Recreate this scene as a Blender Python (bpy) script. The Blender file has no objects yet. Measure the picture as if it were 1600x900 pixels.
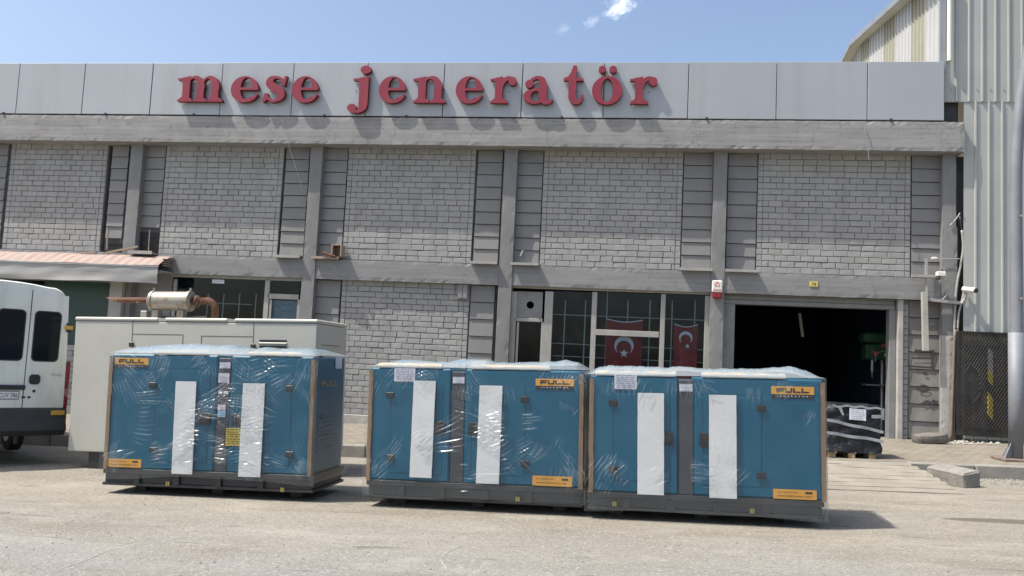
import bpy, math, random
import numpy as np
from mathutils import Matrix, Vector
random.seed(7); RNG = np.random.default_rng(7)
S = bpy.context.scene; COL = S.collection

# ------------------------------------------------------------------ camera, light, exposure
PITCH, ROLL, YAW, FPX, EYE = math.radians(4.920063), math.radians(2.722377), math.radians(-8.062101), 1350.0, 1.6
cy, sy, cp, sp, cr, sr = math.cos(YAW), math.sin(YAW), math.cos(PITCH), math.sin(PITCH), math.cos(ROLL), math.sin(ROLL)
FW = np.array([sy*cp, cy*cp, sp]); R0 = np.array([cy, -sy, 0.0]); U0 = np.cross(R0, FW)
RT = R0*cr + U0*sr; UP = -R0*sr + U0*cr
cam_data = bpy.data.cameras.new('camera'); cam = bpy.data.objects.new('camera', cam_data); COL.objects.link(cam)
cam.matrix_world = Matrix(((RT[0], UP[0], -FW[0], 0), (RT[1], UP[1], -FW[1], 0), (RT[2], UP[2], -FW[2], EYE), (0, 0, 0, 1)))
cam_data.sensor_fit = 'HORIZONTAL'; cam_data.sensor_width = 36; cam_data.lens = FPX/1600*36
cam_data.clip_start = 0.1; cam_data.clip_end = 3000
S.camera = cam

SUN = Vector((0.54, 0.20, -1.0)).normalized()          # direction the light travels
SUN_EL = math.asin(-SUN.z); SUN_AZ = math.atan2(-SUN.x, -SUN.y)
W = bpy.data.worlds.new('World'); S.world = W; W.use_nodes = True
wn, wl = W.node_tree.nodes, W.node_tree.links
wn.clear()
sky = wn.new('ShaderNodeTexSky'); sky.sky_type = 'NISHITA'; sky.sun_disc = False
sky.sun_elevation = SUN_EL; sky.sun_rotation = SUN_AZ; sky.altitude = 300; sky.air_density = 1.0; sky.dust_density = 4.2; sky.ozone_density = 1.0
bg = wn.new('ShaderNodeBackground'); bg.inputs['Strength'].default_value = 0.15
out = wn.new('ShaderNodeOutputWorld')
# small fair-weather cloud wisps, placed by direction in the sky
tc = wn.new('ShaderNodeTexCoord')
def cloud(prev, d, size, stretch, dens, seed):
    d = Vector(d).normalized(); rt = d.cross(Vector((0, 0, 1))).normalized(); up = rt.cross(d)
    sub = wn.new('ShaderNodeVectorMath'); sub.operation = 'SUBTRACT'; sub.inputs[1].default_value = d
    wl.new(tc.outputs['Generated'], sub.inputs[0])
    def dot(v, k):
        n = wn.new('ShaderNodeVectorMath'); n.operation = 'DOT_PRODUCT'; n.inputs[1].default_value = v*k; wl.new(sub.outputs[0], n.inputs[0]); return n
    a = (rt*math.cos(0.55)+up*math.sin(0.55)); b = (-rt*math.sin(0.55)+up*math.cos(0.55))
    da, db = dot(a, 1/(size*stretch)), dot(b, 1/size)
    cb = wn.new('ShaderNodeCombineXYZ'); wl.new(da.outputs['Value'], cb.inputs[0]); wl.new(db.outputs['Value'], cb.inputs[1])
    ln = wn.new('ShaderNodeVectorMath'); ln.operation = 'LENGTH'; wl.new(cb.outputs[0], ln.inputs[0])
    nz = wn.new('ShaderNodeTexNoise'); nz.inputs['Scale'].default_value = 1.7; nz.inputs['Detail'].default_value = 7; nz.inputs['Roughness'].default_value = 0.62
    ad = wn.new('ShaderNodeVectorMath'); ad.operation = 'ADD'; ad.inputs[1].default_value = (seed, seed*2.1, 0); wl.new(cb.outputs[0], ad.inputs[0]); wl.new(ad.outputs[0], nz.inputs['Vector'])
    m = wn.new('ShaderNodeMath'); m.operation = 'MULTIPLY_ADD'; m.inputs[1].default_value = 2.6; m.inputs[2].default_value = -0.75
    wl.new(nz.outputs['Fac'], m.inputs[0])
    s2 = wn.new('ShaderNodeMath'); s2.operation = 'SUBTRACT'; wl.new(m.outputs[0], s2.inputs[0]); wl.new(ln.outputs['Value'], s2.inputs[1])
    mr = wn.new('ShaderNodeMapRange'); mr.interpolation_type = 'SMOOTHSTEP'; mr.inputs['From Min'].default_value = -0.6; mr.inputs['From Max'].default_value = 0.75
    mr.inputs['To Min'].default_value = 0; mr.inputs['To Max'].default_value = dens; wl.new(s2.outputs[0], mr.inputs['Value'])
    mx = wn.new('ShaderNodeMix'); mx.data_type = 'RGBA'; wl.new(mr.outputs[0], mx.inputs['Factor']); wl.new(prev, mx.inputs['A']); mx.inputs['B'].default_value = (7.6, 7.8, 8.0, 1)
    return mx.outputs['Result']
def ray(px, py):
    return FW + (px-800)/FPX*RT - (py-450)/FPX*UP
c = sky.outputs['Color']
c = cloud(c, ray(968, 10), 0.0125, 1.5, 0.75, 3.0)
c = cloud(c, ray(925, 34), 0.006, 1.8, 0.22, 8.0)
c = cloud(c, ray(880, 46), 0.006, 1.5, 0.13, 14.0)
wl.new(c, bg.inputs['Color']); wl.new(bg.outputs[0], out.inputs['Surface'])
sd = bpy.data.lights.new('sun', 'SUN'); sd.energy = 4.6; sd.angle = math.radians(0.53); sd.color = (1.0, 0.955, 0.88)
sun = bpy.data.objects.new('sun', sd); COL.objects.link(sun)
sun.rotation_euler = SUN.to_track_quat('-Z', 'Y').to_euler(); sun.location = (-20, -10, 40)
S.view_settings.view_transform = 'Standard'; S.view_settings.look = 'None'; S.view_settings.exposure = 0.55; S.view_settings.gamma = 1.0
S.view_settings.use_curve_mapping = False
S.render.engine = 'CYCLES'; S.cycles.use_denoising = True; S.cycles.max_bounces = 8; S.cycles.transparent_max_bounces = 16
S.cycles.caustics_reflective = False; S.cycles.caustics_refractive = False; S.cycles.sample_clamp_indirect = 6

# ------------------------------------------------------------------ placing: a sight line meets a real plane
CAM = np.array([0, 0, EYE])
class Plane:
    def __init__(s, o, u, v):
        s.o, s.u, s.v = (np.array(a, float) for a in (o, u, v)); s.n = np.cross(s.u, s.v)
    def uv(s, x, y):
        w = ray(x, y); t = np.dot(s.o-CAM, s.n)/np.dot(w, s.n); p = CAM+w*t-s.o
        return float(p@s.u), float(p@s.v)
    def rect(s, x0, y0, x1, y1):
        xm, ym = (x0+x1)/2, (y0+y1)/2
        return s.uv(x0, ym)[0], s.uv(x1, ym)[0], s.uv(xm, y1)[1], s.uv(xm, y0)[1]
def FP(Y): return Plane((0, Y, 0), (1, 0, 0), (0, 0, 1))          # a plane parallel to the facade
SLOPE = 0.03
def gz(x): return SLOPE*18*math.tanh(x/18)                         # the street climbs gently to the right
def onG(x, y, g=0.0):
    w = ray(x, y); t = (g-EYE)/(w[2]-SLOPE*w[0]); p = w*t+CAM
    return Vector(p)

# ------------------------------------------------------------------ materials
def nd(nt, t, **k):
    n = nt.nodes.new(t)
    for a, b in k.items():
        if a.startswith('_'): setattr(n, a[1:], b)
        else: n.inputs[a.replace('__', ' ')].default_value = b
    return n
def mat(name, c1, c2=None, scale=3.0, rough=0.7, metal=0.0, bump=0.0, bscale=40.0, stretch=(1, 1, 1), detail=6, rnd=0.0, spots=None, streak=None, contrast=(0.35, 0.65), bstretch=None, spec=0.5, coat=0.0, bdist=0.01, rough2=None):
    m = bpy.data.materials.new(name); m.use_nodes = True; nt = m.node_tree; L = nt.links; nt.nodes.clear()
    o = nd(nt, 'ShaderNodeOutputMaterial'); p = nd(nt, 'ShaderNodeBsdfPrincipled', Roughness=rough, Metallic=metal)
    p.inputs['Specular IOR Level'].default_value = spec; p.inputs['Coat Weight'].default_value = coat
    L.new(p.outputs[0], o.inputs[0])
    g = nd(nt, 'ShaderNodeNewGeometry')
    def vec(st):
        v = nd(nt, 'ShaderNodeVectorMath', _operation='MULTIPLY'); v.inputs[1].default_value = st; L.new(g.outputs['Position'], v.inputs[0]); return v.outputs[0]
    c2 = c2 or c1
    nz = nd(nt, 'ShaderNodeTexNoise', Scale=scale, Detail=detail, Roughness=0.62); L.new(vec(stretch), nz.inputs['Vector'])
    mr = nd(nt, 'ShaderNodeMapRange'); mr.inputs['From Min'].default_value, mr.inputs['From Max'].default_value = contrast; L.new(nz.outputs['Fac'], mr.inputs['Value'])
    mx = nd(nt, 'ShaderNodeMix', _data_type='RGBA'); mx.inputs['A'].default_value = (*c1, 1); mx.inputs['B'].default_value = (*c2, 1); L.new(mr.outputs[0], mx.inputs['Factor'])
    colr = mx.outputs['Result']
    if streak:                                                       # (colour, amount, horizontal scale, vertical scale)
        sc, am, sx_, sz_ = streak
        n2 = nd(nt, 'ShaderNodeTexNoise', Scale=1.0, Detail=5, Roughness=0.6); L.new(vec((sx_, sx_, sz_)), n2.inputs['Vector'])
        r2 = nd(nt, 'ShaderNodeMapRange'); r2.inputs['From Min'].default_value = 0.5; r2.inputs['From Max'].default_value = 0.75; r2.inputs['To Max'].default_value = am; L.new(n2.outputs['Fac'], r2.inputs['Value'])
        m2 = nd(nt, 'ShaderNodeMix', _data_type='RGBA'); L.new(r2.outputs[0], m2.inputs['Factor']); L.new(colr, m2.inputs['A']); m2.inputs['B'].default_value = (*sc, 1); colr = m2.outputs['Result']
    if spots:                                                        # (colour, amount, scale, threshold)
        sc, am, ss, th = spots
        n3 = nd(nt, 'ShaderNodeTexNoise', Scale=ss, Detail=4, Roughness=0.7); L.new(vec((1, 1, 1)), n3.inputs['Vector'])
        r3 = nd(nt, 'ShaderNodeMapRange'); r3.inputs['From Min'].default_value = th; r3.inputs['From Max'].default_value = th+0.07; r3.inputs['To Max'].default_value = am; L.new(n3.outputs['Fac'], r3.inputs['Value'])
        m3 = nd(nt, 'ShaderNodeMix', _data_type='RGBA'); L.new(r3.outputs[0], m3.inputs['Factor']); L.new(colr, m3.inputs['A']); m3.inputs['B'].default_value = (*sc, 1); colr = m3.outputs['Result']
    if rnd:
        oi = nd(nt, 'ShaderNodeObjectInfo'); ad = nd(nt, 'ShaderNodeMath', _operation='ADD'); L.new(oi.outputs['Random'], ad.inputs[0]); L.new(g.outputs['Random Per Island'], ad.inputs[1])
        fr = nd(nt, 'ShaderNodeMath', _operation='FRACT'); L.new(ad.outputs[0], fr.inputs[0])
        r4 = nd(nt, 'ShaderNodeMapRange'); r4.inputs['To Min'].default_value = 1-rnd; r4.inputs['To Max'].default_value = 1+rnd; L.new(fr.outputs[0], r4.inputs['Value'])
        hv = nd(nt, 'ShaderNodeHueSaturation'); L.new(r4.outputs[0], hv.inputs['Value']); L.new(colr, hv.inputs['Color']); colr = hv.outputs['Color']
    L.new(colr, p.inputs['Base Color'])
    if rough2 is not None:
        r5 = nd(nt, 'ShaderNodeMapRange'); r5.inputs['To Min'].default_value = rough; r5.inputs['To Max'].default_value = rough2; L.new(mr.outputs[0], r5.inputs['Value']); L.new(r5.outputs[0], p.inputs['Roughness'])
    if bump:
        nb = nd(nt, 'ShaderNodeTexNoise', Scale=bscale, Detail=6, Roughness=0.65); L.new(vec(bstretch or stretch), nb.inputs['Vector'])
        b = nd(nt, 'ShaderNodeBump', Strength=bump, Distance=bdist); L.new(nb.outputs['Fac'], b.inputs['Height']); L.new(b.outputs[0], p.inputs['Normal'])
    return m
M = {}
M['brick'] = mat('brick_paint', (0.287, 0.284, 0.271), (0.331, 0.326, 0.311), 2.2, 0.75, bump=0.5, bscale=38, rnd=0.055, spots=((0.25, 0.24, 0.225), 0.5, 9, 0.66), streak=((0.20, 0.196, 0.187), 0.5, 3.5, 0.45))
M['mortar'] = mat('dirty_mortar', (0.164, 0.161, 0.155), (0.234, 0.232, 0.223), 6, 0.95, bump=0.6, bscale=60)
M['concrete'] = mat('board_marked_concrete', (0.313, 0.307, 0.295), (0.242, 0.239, 0.235), 1.2, 0.85, bump=0.7, bscale=2.2, stretch=(0.5, 1, 7), bstretch=(0.35, 2, 18), bdist=0.004, streak=((0.22, 0.21, 0.195), 0.55, 2.2, 0.35), spots=((0.17, 0.163, 0.15), 0.6, 4.5, 0.61))
M['column'] = mat('painted_concrete', (0.214, 0.214, 0.211), (0.179, 0.179, 0.176), 1.6, 0.85, bump=0.5, bscale=9, bdist=0.004, stretch=(2, 2, 0.8), streak=((0.2, 0.195, 0.185), 0.5, 6, 0.8), spots=((0.17, 0.165, 0.155), 0.55, 5, 0.6))
M['lintel'] = mat('painted_beam_concrete', (0.258, 0.258, 0.255), (0.218, 0.218, 0.214), 1.4, 0.85, bump=0.7, bscale=1.8, stretch=(0.5, 1, 7), bstretch=(0.35, 2, 18), bdist=0.0035, spots=((0.18, 0.175, 0.165), 0.55, 5, 0.61))
M['slat'] = mat('painted_slat', (0.208, 0.206, 0.199), (0.182, 0.179, 0.173), 2.5, 0.6, bump=0.12, bscale=14, rnd=0.05, streak=((0.23, 0.22, 0.2), 0.45, 3, 0.7))
M['slat_old'] = mat('stained_slat', (0.216, 0.208, 0.190), (0.158, 0.148, 0.129), 2.2, 0.7, bump=0.25, bscale=14, rnd=0.08, streak=((0.12, 0.11, 0.1), 0.6, 4, 1.2), spots=((0.42, 0.37, 0.28), 0.6, 3.0, 0.64))
M['steel'] = mat('grey_steel', (0.230, 0.230, 0.225), (0.178, 0.178, 0.174), 4, 0.55, bump=0.15, bscale=25, spots=((0.15, 0.13, 0.11), 0.5, 10, 0.66))
M['dark_gap'] = mat('dark_recess', (0.085, 0.085, 0.085), (0.128, 0.124, 0.119), 6, 0.9)
M['sill'] = mat('sheet_metal_sill', (0.357, 0.348, 0.323), (0.281, 0.272, 0.246), 3, 0.6, bump=0.2, bscale=12, spots=((0.3, 0.2, 0.12), 0.5, 8, 0.66))
M['frame'] = mat('aluminium_window_frame', (0.375, 0.364, 0.330), (0.315, 0.307, 0.281), 4, 0.45, metal=0.15, streak=((0.27, 0.25, 0.22), 0.5, 5, 1.5))
M['plaster'] = mat('pale_plinth_plaster', (0.416, 0.400, 0.360), (0.320, 0.308, 0.280), 3, 0.9, bump=0.5, bscale=20)
M['cladding'] = mat('silver_composite_panel', (0.344, 0.361, 0.374), (0.374, 0.391, 0.402), 0.35, 0.42, metal=0.2, bump=0.04, bscale=0.8, streak=((0.30, 0.305, 0.308), 0.55, 2.6, 0.18), bdist=0.05, rnd=0.03)
M['red'] = mat('red_letter_face', (0.241, 0.017, 0.038), (0.207, 0.017, 0.035), 1.5, 0.5, streak=((0.3, 0.05, 0.055), 0.4, 5, 1))
M['dark_red'] = mat('red_letter_return', (0.160, 0.011, 0.016), (0.120, 0.011, 0.014), 3, 0.5)
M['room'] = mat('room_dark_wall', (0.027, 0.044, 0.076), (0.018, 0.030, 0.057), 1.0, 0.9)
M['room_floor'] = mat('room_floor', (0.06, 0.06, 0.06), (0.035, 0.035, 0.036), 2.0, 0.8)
M['green_panel'] = mat('dark_green_panel', (0.012, 0.045, 0.038), (0.018, 0.055, 0.045), 1.5, 0.35)
M['black'] = mat('black_plastic', (0.018, 0.018, 0.02), (0.025, 0.025, 0.027), 6, 0.45)
M['hinge'] = mat('hinge_black', (0.022, 0.022, 0.026), None, 6, 0.4)
M['blue'] = mat('canopy_blue_paint', (0.003, 0.097, 0.171), (0.004, 0.104, 0.178), 1.5, 0.42, bump=0.06, bscale=120)
M['seam'] = mat('door_seam', (0.006, 0.03, 0.045), None, 3, 0.7)
M['darkcol'] = mat('charcoal_panel', (0.055, 0.06, 0.07), (0.065, 0.068, 0.077), 3, 0.5)
M['skid'] = mat('charcoal_skid_paint', (0.021, 0.022, 0.026), (0.030, 0.031, 0.033), 5, 0.5, spots=((0.09, 0.085, 0.075), 0.4, 12, 0.66))
M['foam'] = mat('white_foam_sheet', (0.80, 0.80, 0.785), (0.74, 0.74, 0.725), 4, 0.8, bump=0.3, bscale=22, spots=((0.50, 0.485, 0.45), 0.5, 7, 0.66))
M['card'] = mat('corrugated_cardboard', (0.288, 0.194, 0.119), (0.246, 0.162, 0.097), 6, 0.85, bump=0.3, bscale=60, stretch=(3, 3, 0.7))
M['palecard'] = mat('pale_cardboard', (0.40, 0.34, 0.27), (0.34, 0.285, 0.225), 6, 0.85)
M['orange'] = mat('orange_sticker', (0.74, 0.36, 0.055), (0.70, 0.34, 0.05), 3, 0.5)
M['ink'] = mat('dark_print', (0.02, 0.022, 0.03), None, 3, 0.5)
M['whiteprint'] = mat('white_print', (0.72, 0.72, 0.74), None, 3, 0.5)
M['paper'] = mat('white_paper', (0.66, 0.66, 0.72), (0.6, 0.6, 0.67), 9, 0.7)
M['printline'] = mat('grey_print', (0.28, 0.27, 0.36), None, 3, 0.7)
M['yellow'] = mat('yellow_sticker', (0.612, 0.468, 0.051), (0.561, 0.425, 0.051), 5, 0.6)
M['dullyellow'] = mat('dull_yellow_mark', (0.30, 0.24, 0.05), None, 5, 0.6)
M['redprint'] = mat('red_print', (0.55, 0.06, 0.05), None, 3, 0.6)
M['blueprint'] = mat('light_blue_print', (0.25, 0.45, 0.62), None, 3, 0.6)
M['beige'] = mat('beige_enclosure_paint', (0.456, 0.446, 0.393), (0.415, 0.408, 0.361), 1.3, 0.5, bump=0.03, bscale=2, streak=((0.42, 0.40, 0.33), 0.5, 5, 0.4), spots=((0.35, 0.30, 0.22), 0.4, 14, 0.7))
M['beige_seam'] = mat('enclosure_seam', (0.12, 0.11, 0.09), None, 3, 0.8)
M['galv'] = mat('weathered_silver_muffler', (0.306, 0.294, 0.264), (0.253, 0.226, 0.184), 5, 0.5, metal=0.4, bump=0.1, bscale=15, spots=((0.22, 0.11, 0.055), 0.7, 6, 0.56))
M['rust'] = mat('rusty_pipe', (0.080, 0.030, 0.016), (0.124, 0.060, 0.030), 9, 0.85, bump=0.4, bscale=30, spots=((0.5, 0.42, 0.27), 0.7, 6, 0.6))
M['van'] = mat('van_white_paint', (0.728, 0.747, 0.699), (0.676, 0.696, 0.649), 1.2, 0.28, coat=0.4, streak=((0.48, 0.46, 0.42), 0.55, 4, 0.8))
M['bumper'] = mat('van_grey_plastic', (0.030, 0.033, 0.034), (0.04, 0.042, 0.042), 4, 0.6, bump=0.1, bscale=60)
M['vanglass'] = mat('van_tinted_glass', (0.008, 0.010, 0.014), None, 3, 0.12, spec=0.18)
M['tail'] = mat('tail_light_red', (0.16, 0.012, 0.02), (0.2, 0.016, 0.024), 8, 0.25)
M['tailpale'] = mat('tail_light_reverse_lens', (0.32, 0.15, 0.15), None, 8, 0.25)
M['amber'] = mat('amber_lens', (0.62, 0.36, 0.03), (0.5, 0.3, 0.06), 30, 0.3)
M['tyre'] = mat('tyre_rubber', (0.02, 0.02, 0.02), (0.03, 0.029, 0.028), 9, 0.85)
M['rim'] = mat('steel_rim', (0.4, 0.4, 0.4), None, 3, 0.4, metal=0.6)
M['kerb'] = mat('kerb_concrete', (0.26, 0.247, 0.22), (0.19, 0.18, 0.16), 3, 0.9, bump=0.6, bscale=24, spots=((0.16, 0.15, 0.13), 0.5, 5, 0.66), rnd=0.06)
M['block'] = mat('rough_concrete_block', (0.27, 0.25, 0.22), (0.185, 0.172, 0.153), 5, 0.95, bump=0.8, bscale=22, bdist=0.02)
M['tile'] = mat('faded_awning_fabric', (0.339, 0.292, 0.248), (0.296, 0.256, 0.213), 3, 0.85, bump=0.2, bscale=10)
M['tilered'] = mat('faded_red_stripe', (0.302, 0.173, 0.151), (0.311, 0.236, 0.210), 3, 0.85, bump=0.2, bscale=10)
M['valance'] = mat('grey_awning_valance', (0.30, 0.295, 0.285), (0.35, 0.345, 0.33), 2, 0.85, bump=0.2, bscale=6, stretch=(0.5, 1, 3))
M['white_sheet'] = mat('white_corrugated_sheet', (0.461, 0.464, 0.454), (0.410, 0.414, 0.403), 0.8, 0.5, streak=((0.42, 0.42, 0.4), 0.5, 5, 0.25))
M['grey_sheet'] = mat('pale_grey_corrugated_sheet', (0.393, 0.403, 0.376), (0.350, 0.362, 0.340), 0.9, 0.45, metal=0.1, streak=((0.33, 0.335, 0.325), 0.5, 5, 0.2), bump=0.04, bscale=3)
M['olive_sheet'] = mat('olive_corrugated_sheet', (0.340, 0.329, 0.254), (0.293, 0.282, 0.219), 0.9, 0.55, streak=((0.3, 0.29, 0.18), 0.5, 5, 0.25))
M['soffit'] = mat('pale_soffit', (0.55, 0.51, 0.40), (0.48, 0.45, 0.36), 2, 0.8)
M['gutter'] = mat('grey_gutter_metal', (0.33, 0.345, 0.36), (0.28, 0.29, 0.30), 2, 0.4, metal=0.4)
M['post'] = mat('galvanised_lamp_post', (0.205, 0.215, 0.236), (0.164, 0.171, 0.188), 2.5, 0.6, metal=0.12, bump=0.05, bscale=9, streak=((0.2, 0.2, 0.21), 0.5, 8, 0.8))
M['mesh'] = mat('rusted_expanded_metal', (0.019, 0.017, 0.016), (0.033, 0.030, 0.027), 8, 0.6, metal=0.4)
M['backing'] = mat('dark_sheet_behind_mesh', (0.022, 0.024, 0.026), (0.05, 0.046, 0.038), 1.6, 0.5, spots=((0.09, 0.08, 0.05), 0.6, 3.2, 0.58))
M['wood'] = mat('pallet_wood', (0.42, 0.31, 0.18), (0.33, 0.24, 0.14), 7, 0.85, bump=0.3, bscale=30)
M['oldwood'] = mat('weathered_batten', (0.34, 0.28, 0.21), (0.26, 0.21, 0.16), 9, 0.9)
M['blackfilm'] = mat('black_stretch_film', (0.014, 0.015, 0.018), (0.022, 0.023, 0.027), 3, 0.28, spec=0.3, bump=0.6, bscale=9, bstretch=(1, 1, 4), bdist=0.03)
M['tape'] = mat('silver_tape', (0.360, 0.374, 0.396), (0.259, 0.266, 0.288), 12, 0.3, metal=0.35, bump=0.6, bscale=25)
M['cable'] = mat('black_cable', (0.03, 0.03, 0.032), None, 3, 0.5)
M['pipe'] = mat('grey_conduit', (0.36, 0.35, 0.33), (0.28, 0.265, 0.25), 5, 0.5)
M['brownpipe'] = mat('rusty_downpipe', (0.158, 0.112, 0.088), (0.216, 0.176, 0.150), 6, 0.7)
M['white_plastic'] = mat('white_plastic', (0.70, 0.68, 0.62), (0.66, 0.64, 0.58), 6, 0.4)
M['sirenred'] = mat('siren_red_lens', (0.22, 0.012, 0.025), None, 3, 0.3)
M['flag'] = mat('red_flag_cloth', (0.245, 0.006, 0.014), (0.214, 0.006, 0.012), 6, 0.8, bump=0.2, bscale=30)
M['flagwhite'] = mat('white_flag_print', (0.72, 0.72, 0.72), None, 3, 0.8)
M['grille'] = mat('cream_window_grille', (0.40, 0.41, 0.36), None, 4, 0.6)
M['greenmachine'] = mat('green_machine_paint', (0.025, 0.085, 0.042), (0.02, 0.07, 0.035), 4, 0.4)
M['machinegrey'] = mat('machine_steel', (0.35, 0.36, 0.37), None, 4, 0.35, metal=0.6)
M['graffiti'] = mat('black_spray_paint', (0.05, 0.048, 0.045), None, 8, 0.8)
M['curtain'] = mat('bluish_plastic_curtain', (0.33, 0.42, 0.43), (0.20, 0.29, 0.31), 7, 0.4, bump=0.6, bscale=7, stretch=(1, 1, 3), bdist=0.05)
M['bag'] = mat('grey_stone_slab', (0.171, 0.154, 0.136), (0.101, 0.093, 0.082), 4, 0.9, bump=0.5, bscale=14)
M['brownbox'] = mat('rust_brown_sheet', (0.27, 0.19, 0.155), (0.36, 0.29, 0.25), 8, 0.8)
M['plate_yellow'] = mat('yellow_number_plate', (0.58, 0.48, 0.10), None, 5, 0.5)
M['ramp'] = mat('ridged_ramp_concrete', (0.255, 0.232, 0.19), (0.205, 0.187, 0.153), 2.5, 0.95, bump=0.5, bscale=30, spots=((0.40, 0.375, 0.325), 0.5, 7, 0.66))
M['groove'] = mat('ramp_groove_dirt', (0.10, 0.09, 0.072), (0.075, 0.068, 0.054), 4, 0.95)
M['scratch'] = mat('pale_street_scratch', (0.36, 0.35, 0.32), (0.27, 0.258, 0.232), 14, 0.95, contrast=(0.4, 0.6))
M['rubble'] = mat('pale_rubble', (0.40, 0.375, 0.33), (0.31, 0.29, 0.25), 9, 0.95, rnd=0.15)
M['pebble'] = mat('loose_pebble', (0.25, 0.235, 0.2), (0.14, 0.13, 0.11), 20, 0.95, rnd=0.35)

def boards(m, amt=0.55):                                            # seams left by the formwork boards, and their dark hairlines
    nt = m.node_tree; L = nt.links; p = [n for n in nt.nodes if n.type == 'BSDF_PRINCIPLED'][0]; g = nd(nt, 'ShaderNodeNewGeometry')
    sp = nd(nt, 'ShaderNodeSeparateXYZ'); L.new(g.outputs['Position'], sp.inputs[0])
    nz = nd(nt, 'ShaderNodeTexNoise', Scale=1.3, Detail=4); L.new(g.outputs['Position'], nz.inputs['Vector'])
    ma = nd(nt, 'ShaderNodeMath', _operation='MULTIPLY_ADD'); ma.inputs[1].default_value = 0.05; L.new(nz.outputs['Fac'], ma.inputs[0]); L.new(sp.outputs['Z'], ma.inputs[2])
    cb = nd(nt, 'ShaderNodeCombineXYZ'); L.new(sp.outputs['X'], cb.inputs[0]); L.new(ma.outputs[0], cb.inputs[1])
    bt = nd(nt, 'ShaderNodeTexBrick', Scale=1.0); bt.offset = 0.37; bt.inputs['Brick Width'].default_value = 2.1; bt.inputs['Row Height'].default_value = 0.105; bt.inputs['Mortar Size'].default_value = 0.006; bt.inputs['Mortar Smooth'].default_value = 0.4
    bt.inputs['Color1'].default_value = (1, 1, 1, 1); bt.inputs['Color2'].default_value = (0.86, 0.86, 0.855, 1); bt.inputs['Mortar'].default_value = (0.5, 0.49, 0.47, 1); L.new(cb.outputs[0], bt.inputs['Vector'])
    n2 = nd(nt, 'ShaderNodeTexNoise', Scale=2.3, Detail=5, Roughness=0.7); L.new(g.outputs['Position'], n2.inputs['Vector'])
    rr = nd(nt, 'ShaderNodeMapRange'); rr.inputs['From Min'].default_value = 0.4; rr.inputs['From Max'].default_value = 0.62; rr.inputs['To Max'].default_value = amt; L.new(n2.outputs['Fac'], rr.inputs['Value'])
    src = p.inputs['Base Color'].links[0].from_socket; mx = nd(nt, 'ShaderNodeMix', _data_type='RGBA', _blend_type='MULTIPLY'); L.new(rr.outputs[0], mx.inputs['Factor']); L.new(src, mx.inputs['A']); L.new(bt.outputs['Color'], mx.inputs['B'])
    # wandering cracks
    wv = nd(nt, 'ShaderNodeTexVoronoi', _feature='DISTANCE_TO_EDGE', Scale=0.55); n3 = nd(nt, 'ShaderNodeTexNoise', Scale=2.0, Detail=6, Roughness=0.65); L.new(g.outputs['Position'], n3.inputs['Vector'])
    av = nd(nt, 'ShaderNodeMix', _data_type='RGBA'); av.inputs['Factor'].default_value = 0.35; L.new(g.outputs['Position'], av.inputs['A']); L.new(n3.outputs['Color'], av.inputs['B']); L.new(av.outputs['Result'], wv.inputs['Vector'])
    rc = nd(nt, 'ShaderNodeMapRange'); rc.inputs['From Min'].default_value = 0.0; rc.inputs['From Max'].default_value = 0.006; rc.inputs['To Min'].default_value = 0.55; rc.inputs['To Max'].default_value = 0.0; L.new(wv.outputs['Distance'], rc.inputs['Value'])
    m2 = nd(nt, 'ShaderNodeMix', _data_type='RGBA'); L.new(rc.outputs[0], m2.inputs['Factor']); L.new(mx.outputs['Result'], m2.inputs['A']); m2.inputs['B'].default_value = (0.13, 0.125, 0.115, 1); L.new(m2.outputs['Result'], p.inputs['Base Color'])
boards(M['concrete'], 0.95); boards(M['lintel'], 0.75)
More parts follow.
